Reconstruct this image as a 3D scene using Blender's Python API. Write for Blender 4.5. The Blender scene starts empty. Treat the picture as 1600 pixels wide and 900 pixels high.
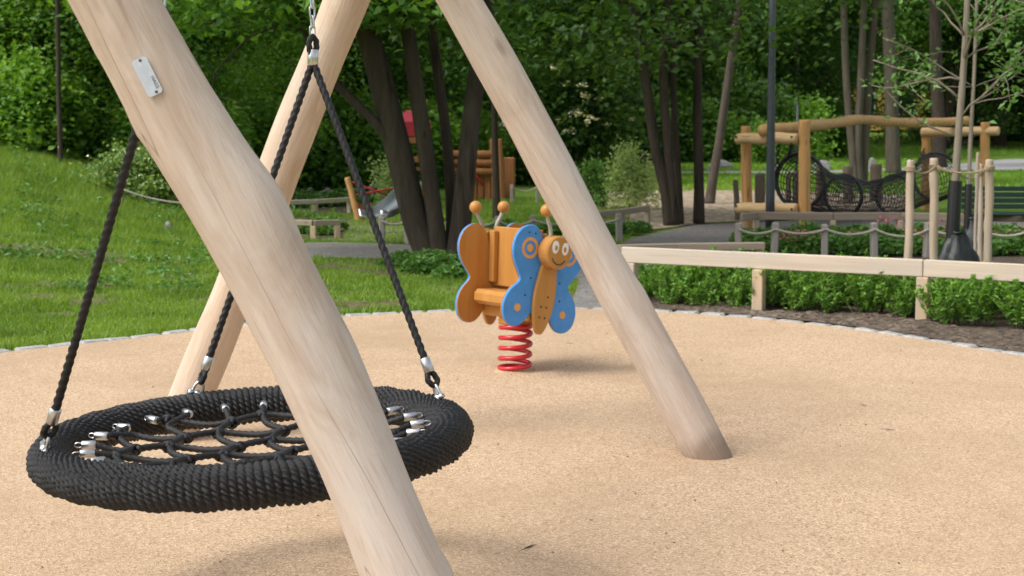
import bpy, math, random
import numpy as np
from mathutils import Vector, Matrix, Quaternion

R = math.radians
V = Vector
scene = bpy.context.scene
col = scene.collection
rng = random.Random(7)
nrg = np.random.default_rng(11)

# ------------------------------------------------------------------ camera
FPX, HZ, CAMH = 2300.0, 200.0, 1.4            # focal length in photo pixels, horizon row, eye height
PITCH = math.atan((450 - HZ) / FPX)
cam_d = bpy.data.cameras.new('camera')
cam = bpy.data.objects.new('camera', cam_d)
col.objects.link(cam)
cam.location = (0, 0, CAMH)
cam.rotation_euler = (R(90) - PITCH, 0, 0)
cam_d.sensor_width = 36
cam_d.lens = 36 * FPX / 1600
cam_d.clip_end = 1500
cam_d.dof.use_dof = True
cam_d.dof.focus_distance = 4.3
cam_d.dof.aperture_fstop = 8.0
scene.camera = cam

# ------------------------------------------------------------------ sky, sun, exposure
SUN_EL, SUN_AZ = 52, 246                       # compass degrees, +Y is north; the sun stands to the left
world = bpy.data.worlds.new('World')
scene.world = world
world.use_nodes = True
wn = world.node_tree.nodes
wl = world.node_tree.links
sky = wn.new('ShaderNodeTexSky')
sky.sky_type = 'NISHITA'
sky.sun_disc = False
sky.sun_elevation = R(SUN_EL)
sky.sun_rotation = R(SUN_AZ)
sky.air_density = 1.0
sky.dust_density = 4.0
hs = wn.new('ShaderNodeHueSaturation')
hs.inputs['Saturation'].default_value = 0.35
wl.new(sky.outputs[0], hs.inputs['Color'])
wl.new(hs.outputs[0], wn['Background'].inputs[0])
wn['Background'].inputs[1].default_value = 0.15
sun_d = bpy.data.lights.new('sun', 'SUN')
sun_d.energy = 1.5
sun_d.angle = R(20)
sun_d.color = (1.0, 0.96, 0.9)
sun = bpy.data.objects.new('sun', sun_d)
col.objects.link(sun)
_s = V((math.sin(R(SUN_AZ)) * math.cos(R(SUN_EL)), math.cos(R(SUN_AZ)) * math.cos(R(SUN_EL)), math.sin(R(SUN_EL))))
sun.rotation_euler = _s.to_track_quat('Z', 'Y').to_euler()
scene.view_settings.view_transform = 'Standard'
scene.view_settings.look = 'None'
scene.view_settings.gamma = 1
scene.view_settings.use_curve_mapping = False
scene.view_settings.exposure = 0.55
scene.render.engine = 'CYCLES'
scene.cycles.max_bounces = 7
scene.cycles.diffuse_bounces = 4
scene.cycles.transmission_bounces = 4
scene.cycles.use_denoising = True

# ------------------------------------------------------------------ measuring helpers
def ray(px, py):
    a, b = (px - 800) / FPX, (450 - py) / FPX
    cp, sp = math.cos(PITCH), math.sin(PITCH)
    return V((a, cp + b * sp, -sp + b * cp))
def P(px, py, Y):
    d = ray(px, py)
    return V((0, 0, CAMH)) + d * (Y / d.y)
def G(px, py, z=0.0):
    d = ray(px, py)
    return V((0, 0, CAMH)) + d * ((z - CAMH) / d.z)
def sm(t):
    t = max(0.0, min(1.0, t))
    return t * t * (3 - 2 * t)
def hgt(x, y):
    h = 1.12 * sm((-x - 2.4 - 0.05 * (y - 9)) / 6.2) * sm((y - 9.2) / 13)
    h += 1.5 * sm((y - 82) / 30) * sm((x - 6) / 12)
    h += 0.8 * sm((y - 55) / 30) * sm((14 - x) / 12)
    return h

# ------------------------------------------------------------------ mesh helpers
class MB:
    def __init__(self):
        self.v, self.f, self.s = [], [], []
    def add(self, vs, fs, smooth=False):
        o = len(self.v)
        self.v += [tuple(p) for p in vs]
        self.f += [tuple(i + o for i in f) for f in fs]
        self.s += [smooth] * len(fs)
    def box(self, c, s, rot=None, bev=0.0):
        m = rot if rot is not None else Matrix.Identity(3)
        hx, hy, hz = s[0] / 2, s[1] / 2, s[2] / 2
        c = V(c)
        if bev <= 0:
            vs = [c + m @ V((sx * hx, sy * hy, sz * hz)) for sz in (-1, 1) for sx, sy in ((-1, -1), (1, -1), (1, 1), (-1, 1))]
            self.add(vs, [(3, 2, 1, 0), (4, 5, 6, 7), (0, 1, 5, 4), (1, 2, 6, 5), (2, 3, 7, 6), (3, 0, 4, 7)])
            return
        b = min(bev, hx * .9, hy * .9, hz * .9)
        vs, fs = [], []
        oct8 = [(-1, -1, 1, 0), (1, -1, -1, 0), (1, -1, 0, 1), (1, 1, 0, -1), (1, 1, -1, 0), (-1, 1, 1, 0), (-1, 1, 0, -1), (-1, -1, 0, 1)]
        for z, i in ((-hz, 1), (-hz + b, 0), (hz - b, 0), (hz, 1)):
            for sx, sy, ox, oy in oct8:
                x, y = sx * hx + ox * b, sy * hy + oy * b
                if i:
                    x -= math.copysign(b, x) if abs(x) > hx - b * .5 else 0
                    y -= math.copysign(b, y) if abs(y) > hy - b * .5 else 0
                vs.append(c + m @ V((x, y, z)))
        for k in range(3):
            for j in range(8):
                a, d = k * 8 + j, k * 8 + (j + 1) % 8
                fs.append((a, d, d + 8, a + 8))
        fs += [tuple(range(7, -1, -1)), tuple(range(24, 32))]
        self.add(vs, fs)
    def tube(self, pts, rad, n=10, cap=True, closed=False, smooth=True, lobes=0, twist=0.0, depth=0.16, phase=0.0):
        pts = [V(p) for p in pts]
        m = len(pts)
        if not hasattr(rad, '__len__'):
            rad = [rad] * m
        tang = []
        for i in range(m):
            if closed:
                t = pts[(i + 1) % m] - pts[i - 1]
            else:
                t = pts[min(i + 1, m - 1)] - pts[max(i - 1, 0)]
            tang.append(t.normalized() if t.length > 1e-9 else V((0, 0, 1)))
        u = tang[0].orthogonal().normalized()
        vs, s = [], 0.0
        for i in range(m):
            if i:
                q = tang[i - 1].rotation_difference(tang[i])
                u = (q @ u)
                u = (u - tang[i] * u.dot(tang[i])).normalized()
                s += (pts[i] - pts[i - 1]).length
            w = tang[i].cross(u)
            for k in range(n):
                a = 2 * math.pi * k / n
                r = rad[i]
                if lobes:
                    r *= 1 - depth + depth * 1.3 * abs(math.cos(lobes * .5 * (a - twist * s) + phase))
                vs.append(pts[i] + (u * math.cos(a) + w * math.sin(a)) * r)
        fs = []
        for i in range(m if closed else m - 1):
            a0, b0 = i * n, ((i + 1) % m) * n
            for k in range(n):
                k2 = (k + 1) % n
                fs.append((a0 + k, a0 + k2, b0 + k2, b0 + k))
        if cap and not closed:
            fs += [tuple(range(n - 1, -1, -1)), tuple(range((m - 1) * n, m * n))]
        self.add(vs, fs, smooth)
    def prism(self, outline, y0, y1, bev=0.0):
        """outline [(x,z)] anticlockwise seen from -y; extruded from y0 (front) to y1"""
        n = len(outline)
        def inset(d):
            out = []
            for i in range(n):
                p0, p1, p2 = V(outline[i - 1]), V(outline[i]), V(outline[(i + 1) % n])
                t = (p2 - p0).normalized()
                out.append((p1.x - t.y * d, p1.y + t.x * d))
            return out
        ins = inset(bev) if bev else outline
        L = [(ins, y0), (outline, y0 + bev), (outline, y1 - bev), (ins, y1)] if bev else [(outline, y0), (outline, y1)]
        vs = [(x, y, z) for o, y in L for x, z in o]
        fs = []
        for k in range(len(L) - 1):
            for i in range(n):
                j = (i + 1) % n
                fs.append((k * n + i, k * n + j, (k + 1) * n + j, (k + 1) * n + i))
        fs = [tuple(reversed(f)) for f in fs]
        fs += [tuple(range(n)), tuple(range(len(L) * n - 1, (len(L) - 1) * n - 1, -1))]
        self.add(vs, fs)
    def ball(self, c, r, n=12, sc=(1, 1, 1)):
        c = V(c)
        vs, fs = [], []
        m = n // 2 + 1
        for i in range(1, m):
            ph = math.pi * i / m
            for k in range(n):
                a = 2 * math.pi * k / n
                vs.append(c + V((r * sc[0] * math.sin(ph) * math.cos(a), r * sc[1] * math.sin(ph) * math.sin(a), r * sc[2] * math.cos(ph))))
        vs += [c + V((0, 0, r * sc[2])), c - V((0, 0, r * sc[2]))]
        t, b = len(vs) - 2, len(vs) - 1
        for i in range(m - 2):
            for k in range(n):
                fs.append((i * n + k, (i + 1) * n + k, (i + 1) * n + (k + 1) % n, i * n + (k + 1) % n))
        for k in range(n):
            fs.append((t, k, (k + 1) % n))
            fs.append((b, (m - 2) * n + (k + 1) % n, (m - 2) * n + k))
        self.add(vs, fs, True)
    def mesh(self, name):
        me = bpy.data.meshes.new(name)
        me.from_pydata(self.v, [], self.f)
        me.polygons.foreach_set('use_smooth', self.s)
        me.update()
        return me
    def build(self, name, m, parent=None, loc=None):
        return link(name, self.mesh(name), m, parent, loc)

def link(name, me, m=None, parent=None, loc=None):
    o = bpy.data.objects.new(name, me)
    if m is not None and me is not None and len(me.materials) == 0:
        me.materials.append(m)
    col.objects.link(o)
    if parent is not None:
        o.parent = parent
    if loc is not None:
        o.location = loc
    return o
def empty(name, loc=(0, 0, 0), rz=0.0):
    o = bpy.data.objects.new(name, None)
    col.objects.link(o)
    o.location = loc
    o.rotation_euler = (0, 0, rz)
    return o
def tag(o, label=None, cat=None, group=None, kind=None):
    for k, v in (('label', label), ('category', cat), ('group', group), ('kind', kind)):
        if v:
            o[k] = v
    return o
def copy_tree(o, parent=None):
    c = o.copy()
    col.objects.link(c)
    if parent is not None:
        c.parent = parent
    for ch in list(o.children):
        copy_tree(ch, c)
    return c
def np_mesh(name, verts, faces, k, smooth=False):
    """verts (N,3) array, faces (M,k) array"""
    me = bpy.data.meshes.new(name)
    nv, nf = len(verts), len(faces)
    me.vertices.add(nv)
    me.vertices.foreach_set('co', np.ascontiguousarray(verts, dtype=np.float32).ravel())
    me.loops.add(nf * k)
    me.loops.foreach_set('vertex_index', np.ascontiguousarray(faces, dtype=np.int32).ravel())
    me.polygons.add(nf)
    me.polygons.foreach_set('loop_start', np.arange(0, nf * k, k, dtype=np.int32))
    me.polygons.foreach_set('use_smooth', np.full(nf, smooth))
    me.update(calc_edges=True)
    me.validate()
    return me
def leaf_mesh(name, C, size, up=0.8, wide=0.32, droop=0.15, axis=None, follow=0.0):
    """folded leaf blades (two triangles each side of a midrib) at the points C"""
    C = np.asarray(C, dtype=np.float64)
    n = len(C)
    size = np.broadcast_to(np.asarray(size, dtype=np.float64), (n,))[:, None]
    nr = nrg.normal(size=(n, 3))
    nr[:, 2] = np.abs(nr[:, 2]) + up
    nr /= np.linalg.norm(nr, axis=1, keepdims=True)
    t = nrg.normal(size=(n, 3))
    if axis is not None:
        t = t * (1 - follow) + np.asarray(axis) * follow * 1.8
    t -= nr * np.sum(t * nr, axis=1, keepdims=True)
    t /= np.linalg.norm(t, axis=1, keepdims=True) + 1e-9
    b = np.cross(nr, t)
    base = C - t * size * .5
    tip = C + t * size * .5 - nr * size * droop
    mid = C - t * size * .08 - nr * size * .02
    l = mid + b * size * wide + nr * size * .08
    r = mid - b * size * wide + nr * size * .08
    vs = np.stack([base, r, tip, l], axis=1).reshape(-1, 3)
    i = np.arange(n) * 4
    fs = np.concatenate([np.stack([i, i + 1, i + 2], 1), np.stack([i, i + 2, i + 3], 1)])
    return np_mesh(name, vs, fs, 3)

# ------------------------------------------------------------------ materials
def new_mat(name):
    m = bpy.data.materials.new(name)
    m.use_nodes = True
    nt = m.node_tree
    return m, nt, nt.nodes['Principled BSDF'], nt.nodes, nt.links
def ramp(nt, fac, stops):
    n = nt.nodes.new('ShaderNodeValToRGB')
    cr = n.color_ramp
    while len(cr.elements) < len(stops):
        cr.elements.new(.5)
    for e, (p, c) in zip(cr.elements, stops):
        e.position = p
        e.color = (c[0], c[1], c[2], 1)
    nt.links.new(fac, n.inputs[0])
    return n.outputs[0]
def coords(nt, scale=(1, 1, 1), kind='Object', rnd=True):
    tc = nt.nodes.new('ShaderNodeTexCoord')
    mp = nt.nodes.new('ShaderNodeMapping')
    mp.inputs['Scale'].default_value = scale
    nt.links.new(tc.outputs[kind], mp.inputs[0])
    if rnd:
        oi = nt.nodes.new('ShaderNodeObjectInfo')
        ml = nt.nodes.new('ShaderNodeMath')
        ml.operation = 'MULTIPLY'
        ml.inputs[1].default_value = 37.0
        nt.links.new(oi.outputs['Random'], ml.inputs[0])
        nt.links.new(ml.outputs[0], mp.inputs['Location'])
    return mp.outputs[0]
def noise(nt, vec, scale, detail=4, rough=.55, dist=0.0):
    n = nt.nodes.new('ShaderNodeTexNoise')
    n.inputs['Scale'].default_value = scale
    n.inputs['Detail'].default_value = detail
    n.inputs['Roughness'].default_value = rough
    n.inputs['Distortion'].default_value = dist
    nt.links.new(vec, n.inputs['Vector'])
    return n.outputs['Fac']
def mix(nt, a, b, fac, mode='MIX'):
    n = nt.nodes.new('ShaderNodeMix')
    n.data_type = 'RGBA'
    n.blend_type = mode
    for s, k in ((fac, 0), (a, 6), (b, 7)):
        if hasattr(s, 'is_linked'):
            nt.links.new(s, n.inputs[k])
        else:
            n.inputs[k].default_value = s if k == 0 else (s[0], s[1], s[2], 1)
    return n.outputs[2]
def bump(nt, bs, h, strength=.4, dist=.01):
    n = nt.nodes.new('ShaderNodeBump')
    n.inputs['Strength'].default_value = strength
    n.inputs['Distance'].default_value = dist
    nt.links.new(h, n.inputs['Height'])
    nt.links.new(n.outputs[0], bs.inputs['Normal'])
def simple(name, c, rough=.6, metal=0.0, var=.12, sc=9.0, bmp=.1, spec=.5, coat=0.0):
    m, nt, bs, N, L = new_mat(name)
    f = noise(nt, coords(nt), sc, 5)
    lo = tuple(x * (1 - var) for x in c)
    hi = tuple(min(1, x * (1 + var)) for x in c)
    L.new(ramp(nt, f, [(.3, lo), (.7, hi)]), bs.inputs['Base Color'])
    bs.inputs['Roughness'].default_value = rough
    bs.inputs['Metallic'].default_value = metal
    bs.inputs['Specular IOR Level'].default_value = spec
    bs.inputs['Coat Weight'].default_value = coat
    bump(nt, bs, noise(nt, coords(nt), sc * 9, 3), bmp, .004)
    return m
def wood(name, c_lo, c_hi, c_crack, grain=14.0, length=.7, crack=.012, rough=.75, grey=None, bmp=.25, axis=2, crack_amt=.7, cm_lo=.48, warp=.6, foot=False):
    m, nt, bs, N, L = new_mat(name)
    def sc(k, l):
        s = [k, k, k]
        s[axis] = l
        return tuple(s)
    big = noise(nt, coords(nt, sc(3.0, .8)), 1.0, 3)
    fine = noise(nt, coords(nt, sc(grain * 5, length * 3)), 1.0, 5, .6)
    streak = noise(nt, coords(nt, sc(grain, length)), 1.0, 4, .6, warp)
    c = ramp(nt, streak, [(.25, c_lo), (.75, c_hi)])
    if grey:
        c = mix(nt, c, grey, ramp(nt, big, [(.42, (0, 0, 0)), (.66, (.75, .75, .75))]))
    c = mix(nt, c, tuple(x * .8 for x in c_lo), ramp(nt, fine, [(.52, (0, 0, 0)), (.8, (.55, .55, .55))]))
    # knots
    vo = N.new('ShaderNodeTexVoronoi')
    vo.inputs['Scale'].default_value = 1.0
    L.new(coords(nt, sc(5.0, 1.9)), vo.inputs['Vector'])
    kn = ramp(nt, vo.outputs['Distance'], [(.0, (.75, .75, .75)), (.06, (.5, .5, .5)), (.11, (0, 0, 0))])
    c = mix(nt, c, tuple(x * .55 for x in c_lo), kn)
    # drying cracks along the grain
    cn = noise(nt, coords(nt, sc(grain * .42, .16)), 1.0, 2, .4, .1)
    cm = noise(nt, coords(nt, sc(4.0, 1.2)), 1.0, 2)
    w = ramp(nt, cn, [(.5 - crack, (0, 0, 0)), (.5, (1, 1, 1)), (.5 + crack, (0, 0, 0))])
    mask = ramp(nt, cm, [(cm_lo, (0, 0, 0)), (cm_lo + .12, (crack_amt,) * 3)])
    k = mix(nt, (0, 0, 0), w, mask)
    c = mix(nt, c, c_crack, k)
    if foot:                                             # brownish blotches all over and darker brown towards the buried end
        bl = noise(nt, coords(nt, sc(7.0, 3.0)), 1.0, 5, .65, .8)
        c = mix(nt, c, tuple(x * y for x, y in zip(c_lo, (.86, .78, .70))), ramp(nt, bl, [(.52, (0, 0, 0)), (.72, (.55, .55, .55))]))
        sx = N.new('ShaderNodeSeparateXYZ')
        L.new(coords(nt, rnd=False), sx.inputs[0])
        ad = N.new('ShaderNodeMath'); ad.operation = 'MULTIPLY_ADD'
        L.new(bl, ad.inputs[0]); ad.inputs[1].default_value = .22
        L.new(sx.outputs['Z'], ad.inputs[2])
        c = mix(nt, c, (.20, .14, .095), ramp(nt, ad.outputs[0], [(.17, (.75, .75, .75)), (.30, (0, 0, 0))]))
    L.new(c, bs.inputs['Base Color'])
    bs.inputs['Roughness'].default_value = rough
    bs.inputs['Specular IOR Level'].default_value = .3
    hgtn = mix(nt, fine, (0, 0, 0), k)
    bump(nt, bs, hgtn, bmp, .006)
    return m
def leaf_mat(name, c0, c1, c2, trans=.35, rough=.5, gain=1.25):
    m, nt, bs, N, L = new_mat(name)
    g = N.new('ShaderNodeNewGeometry')
    c = ramp(nt, g.outputs['Random Per Island'], [(.0, c0), (.55, c1), (1.0, c2)])
    big = noise(nt, coords(nt, rnd=False), 1.3, 4)
    c = mix(nt, c, c2, ramp(nt, big, [(.45, (0, 0, 0)), (.7, (.7, .7, .7))]))
    c = mix(nt, c, c0, ramp(nt, big, [(.3, (.7, .7, .7)), (.5, (0, 0, 0))]))
    L.new(mix(nt, c, (gain, gain, gain), 1.0, 'MULTIPLY'), bs.inputs['Base Color'])
    bs.inputs['Roughness'].default_value = rough
    bs.inputs['Specular IOR Level'].default_value = .35
    tr = N.new('ShaderNodeBsdfTranslucent')
    L.new(mix(nt, c, (1.9, 1.8, .55), 1.0, 'MULTIPLY'), tr.inputs[0])
    ms = N.new('ShaderNodeMixShader')
    ms.inputs[0].default_value = trans
    L.new(bs.outputs[0], ms.inputs[1])
    L.new(tr.outputs[0], ms.inputs[2])
    L.new(ms.outputs[0], N['Material Output'].inputs[0])
    return m

M = {}
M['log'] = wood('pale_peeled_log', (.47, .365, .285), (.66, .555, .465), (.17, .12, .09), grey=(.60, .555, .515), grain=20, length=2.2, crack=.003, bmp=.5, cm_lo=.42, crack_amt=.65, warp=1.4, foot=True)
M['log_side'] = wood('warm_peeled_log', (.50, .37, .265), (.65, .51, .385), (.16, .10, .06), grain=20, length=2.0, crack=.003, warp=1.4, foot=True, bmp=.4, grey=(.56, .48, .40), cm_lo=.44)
M['robinia'] = wood('oiled_orange_log', (.45, .235, .075), (.62, .36, .145), (.07, .03, .015), grain=16, length=.9, crack=.015)
M['hutwood'] = wood('brown_stained_board', (.26, .105, .035), (.40, .185, .07), (.05, .02, .01), grain=14, length=.9)
M['robinia_pale'] = wood('pale_peeled_crossbeam', (.50, .33, .16), (.66, .47, .26), (.07, .03, .015), grain=16, length=.9, crack=.012)
M['robinia_x'] = wood('oiled_orange_long_log', (.46, .26, .10), (.63, .40, .18), (.07, .03, .015), grain=16, length=.9, crack=.015, axis=0)
M['plank'] = wood('pale_sawn_plank', (.48, .40, .31), (.61, .525, .425), (.2, .14, .09), grain=22, length=.8, grey=(.46, .42, .36), axis=0, crack=.006)
M['post'] = wood('pale_sawn_post', (.45, .33, .20), (.58, .44, .28), (.2, .13, .08), grain=22, length=.8, grey=(.42, .38, .32), crack=.006)
M['greypost'] = wood('weathered_grey_post', (.27, .24, .21), (.38, .35, .31), (.1, .08, .07), grain=24, length=.9, crack=.01)
M['oldplank'] = wood('weathered_grey_plank', (.24, .19, .14), (.36, .30, .23), (.1, .08, .07), grain=24, length=.9, axis=0, crack=.01)
M['stake'] = wood('round_pale_stake', (.36, .28, .20), (.51, .41, .31), (.15, .1, .07), grain=26, length=1.2, grey=(.4, .36, .32))
M['stump'] = wood('dark_weathered_log', (.10, .075, .055), (.19, .15, .11), (.03, .02, .02), grain=18, length=1.0)
M['ply'] = wood('varnished_orange_plywood', (.42, .19, .045), (.54, .27, .075), (.25, .1, .03), grain=10, length=.6, rough=.38, bmp=.05, crack_amt=.0)
M['youngbark'] = wood('pale_young_bark', (.17, .145, .11), (.30, .26, .20), (.06, .05, .04), grain=18, length=2.5, rough=.9, bmp=.5)
M['bark'] = wood('dark_bark', (.035, .027, .02), (.085, .068, .05), (.012, .01, .008), grain=11, length=1.6, rough=.95, bmp=1.0, crack=.03)
M['greybark'] = wood('grey_young_bark', (.07, .058, .045), (.145, .12, .095), (.04, .035, .03), grain=18, length=2.5, rough=.9, bmp=.5)
M['rope'] = simple('black_rope', (.008, .0083, .0095), .46, var=.3, sc=60, bmp=.5)
M['palerope'] = simple('pale_hemp_rope', (.42, .38, .31), .9, var=.2, sc=70, bmp=.6)
M['twine'] = simple('jute_twine', (.38, .29, .18), .95, var=.25, sc=70, bmp=.6)
M['steel'] = simple('galvanised_steel', (.62, .63, .64), .32, 1.0, .1, 40, .12)
M['alu'] = simple('brushed_aluminium', (.72, .73, .74), .38, .85, .06, 60, .1)
M['ink'] = simple('dark_engraving', (.05, .05, .055), .6)
M['blue'] = simple('blue_paint', (.055, .27, .68), .42, var=.1, sc=14, bmp=.06, coat=.15)
M['orange'] = simple('orange_paint', (.72, .34, .075), .5, var=.1)
M['red'] = simple('red_powder_coat', (.50, .012, .022), .36, var=.1, coat=.2)
M['redpanel'] = simple('red_roof_panel', (.40, .02, .035), .5, var=.12)
M['white'] = simple('white_paint', (.8, .8, .78), .5, var=.04)
M['black'] = simple('black_plastic', (.012, .012, .013), .35, var=.2)
M['bag'] = simple('black_green_plastic_bag', (.007, .012, .010), .40, var=.3, sc=14, bmp=.8)
M['lamp'] = simple('dark_grey_lacquer', (.055, .065, .075), .42, .2, .1, 12, .05)
M['bench'] = simple('dark_green_lacquer', (.012, .035, .026), .35, var=.15)
M['yellow'] = simple('yellow_render', (.62, .42, .11), .85, var=.08, sc=3)
M['rooftile'] = simple('brown_roof', (.16, .07, .045), .8, var=.2)
M['glass'] = simple('dark_window_glass', (.03, .04, .05), .08, spec=.8)
M['granite'] = simple('grey_granite', (.36, .36, .355), .8, var=.3, sc=30, bmp=.5)
M['rock'] = simple('pale_boulder', (.26, .255, .25), .9, var=.4, sc=5, bmp=.7)
M['leaf_maple'] = leaf_mat('maple_leaf', (.032, .08, .016), (.055, .135, .022), (.11, .22, .035), .45, .5, 1.5)
M['leaf_dark'] = leaf_mat('dark_leaf', (.022, .058, .016), (.038, .095, .02), (.085, .17, .03), .42, .5, 1.25)
M['leaf_light'] = leaf_mat('light_leaf', (.07, .165, .026), (.125, .25, .04), (.19, .32, .06), .45, .5, 1.55)
M['leaf_shrub'] = leaf_mat('shrub_leaf', (.07, .16, .024), (.12, .26, .035), (.20, .35, .06), .38, .42, 1.4)
M['leaf_cover'] = leaf_mat('ground_cover_leaf', (.055, .13, .03), (.09, .20, .045), (.14, .26, .075), .35)
M['leaf_willow'] = leaf_mat('pale_willow_leaf', (.20, .28, .12), (.29, .38, .18), (.38, .46, .25), .4)
M['leaf_willow2'] = leaf_mat('pale_bush_leaf', (.10, .18, .05), (.16, .26, .08), (.24, .34, .13), .35)
M['blossom'] = leaf_mat('cream_blossom', (.55, .55, .38), (.70, .70, .52), (.78, .78, .62), .2, .7)
M['pink'] = leaf_mat('pink_blossom', (.35, .06, .10), (.45, .10, .15), (.5, .18, .22), .2, .7)
M['blade'] = leaf_mat('grass_blade', (.095, .175, .026), (.16, .265, .04), (.235, .335, .065), .38, .55, 1.1)

def ground_mat():
    m, nt, bs, N, L = new_mat('grass_ground')
    v = coords(nt, rnd=False)
    a = noise(nt, v, .55, 5, .6)
    b = noise(nt, v, 9.0, 4, .7)
    c = ramp(nt, b, [(.3, (.07, .135, .02)), (.55, (.115, .21, .03)), (.75, (.16, .27, .045))])
    c = mix(nt, c, (.17, .26, .042), ramp(nt, a, [(.4, (0, 0, 0)), (.7, (.6, .6, .6))]))
    at = N.new('ShaderNodeAttribute')
    at.attribute_name = 'bare'
    soil = ramp(nt, b, [(.3, (.085, .06, .04)), (.7, (.20, .155, .11))])
    c = mix(nt, c, soil, ramp(nt, at.outputs['Fac'], [(.25, (0, 0, 0)), (.7, (.9, .9, .9))]))
    L.new(c, bs.inputs['Base Color'])
    bs.inputs['Roughness'].default_value = .95
    bs.inputs['Specular IOR Level'].default_value = .1
    bump(nt, bs, b, .8, .05)
    return m
def granule_mat(name, c_list, scale, spots, rough=.9, big=.08, bmp=.6, amp=.5):
    m, nt, bs, N, L = new_mat(name)
    v = coords(nt, rnd=False)
    vo = N.new('ShaderNodeTexVoronoi')
    vo.inputs['Scale'].default_value = scale
    L.new(v, vo.inputs['Vector'])
    bw = N.new('ShaderNodeSeparateColor')
    L.new(vo.outputs['Color'], bw.inputs[0])
    c = ramp(nt, bw.outputs[0], [(i / (len(c_list) - 1), k) for i, k in enumerate(c_list)])
    a = noise(nt, v, .7, 4, .6)
    c = mix(nt, c, tuple(x * (1 - big * 2.2) for x in c_list[1]), ramp(nt, a, [(.4, (0, 0, 0)), (.72, (.7, .7, .7))]))
    a2 = noise(nt, v, 6.0, 4, .7)
    c = mix(nt, c, tuple(min(1, x * 1.12) for x in c_list[-2]), ramp(nt, a2, [(.45, (0, 0, 0)), (.75, (amp, amp, amp))]))
    if spots:
        vs = N.new('ShaderNodeTexVoronoi')
        vs.inputs['Scale'].default_value = 3.0
        L.new(v, vs.inputs['Vector'])
        c = mix(nt, c, (.06, .04, .025), ramp(nt, vs.outputs['Distance'], [(.0, (1, 1, 1)), (.022, (.9, .9, .9)), (.03, (0, 0, 0))]))
    L.new(c, bs.inputs['Base Color'])
    bs.inputs['Roughness'].default_value = rough
    bs.inputs['Specular IOR Level'].default_value = .25
    bump(nt, bs, vo.outputs['Distance'], bmp, .004)
    return m
M['ground'] = ground_mat()
M['tan'] = granule_mat('tan_rubber_granules', [(.25, .165, .10), (.46, .32, .198), (.51, .36, .228), (.56, .405, .266), (.72, .56, .41)], 160, True, amp=.22)
M['gravel'] = granule_mat('grey_gravel', [(.10, .094, .088), (.165, .155, .145), (.205, .192, .18), (.25, .235, .22), (.36, .34, .32)], 60, False)
M['soil'] = granule_mat('brown_soil', [(.035, .025, .017), (.075, .055, .04), (.10, .075, .055), (.13, .10, .075), (.2, .165, .13)], 38, False, big=.2, bmp=1.0)
M['chips'] = granule_mat('wood_chips', [(.10, .07, .045), (.28, .21, .145), (.38, .30, .21), (.48, .39, .28), (.62, .53, .41)], 13, False, bmp=1.0)
M['asphalt'] = granule_mat('pale_asphalt', [(.26, .26, .26), (.31, .31, .31), (.33, .33, .33), (.35, .35, .35), (.4, .4, .4)], 120, False)

# ================================================================== SETTING
import mathutils
noise_v = mathutils.noise.noise
def bare_at(x, y):
    """worn earth patches in the turf, 0 to 1"""
    if y > 19 or y < 8 or x > 1 or x < -9:
        return 0.0
    q = noise_v(V((x * .9, y * 1.0, 3.1))) * .6 + noise_v(V((x * 2.3, y * 2.6, 7.7))) * .55 + noise_v(V((x * 7, y * 7, 1.7))) * .16
    return max(0.0, min(1.0, (q - .06) * 3.6)) * sm((18.5 - y) / 4)
def build_ground():
    xs = np.concatenate([[-600, -250, -120, -70], np.arange(-45, -14, 3.0), np.arange(-14, -8, .4), np.arange(-8, 1, .1), np.arange(1, 6, .5), np.arange(6, 45, 2.5), [60, 90, 150, 300, 600]])
    ys = np.concatenate([[-200, -60, -20, -5, 0, 4, 7], np.arange(8.5, 18, .1), np.arange(18, 30, .3), np.arange(30, 120, 3.0), [130, 160, 220, 350, 700]])
    vs = np.array([(x, y, hgt(x, y) - .012 + (.02 * noise_v(V((x * 1.1, y * 1.1, 0))) if hgt(x, y) > .05 else 0)) for y in ys for x in xs])
    nx = len(xs)
    fs = np.array([(j * nx + i, j * nx + i + 1, (j + 1) * nx + i + 1, (j + 1) * nx + i) for j in range(len(ys) - 1) for i in range(nx - 1)])
    me = np_mesh('ground', vs, fs, 4, True)
    at = me.attributes.new('bare', 'FLOAT', 'POINT')
    at.data.foreach_set('value', np.array([bare_at(x, y) for y in ys for x in xs], dtype=np.float32))
    o = link('ground', me, M['ground'])
    tag(o, 'green lawn ground rising to a grassy bank', None, None, 'structure')
build_ground()
def sheet(name, pts, z, m, label):
    mb = MB()
    mb.add([(p[0], p[1], z) for p in pts], [tuple(range(len(pts)))])
    o = mb.build(name, m)
    tag(o, label, None, None, 'structure')
    return o
def strip(name, line, m, label, lift=.012):
    mb = MB()
    n = len(line)
    vs = []
    for (x, y, w) in line:
        for k in range(5):
            xx, yy = x, y + (k / 4 - .5) * w
            vs.append((xx, yy, hgt(xx, yy) + lift))
    mb.add(vs, [(i * 5 + k, (i + 1) * 5 + k, (i + 1) * 5 + k + 1, i * 5 + k + 1) for i in range(n - 1) for k in range(4)])
    tag(mb.build(name, m), label, None, None, 'structure')

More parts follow.
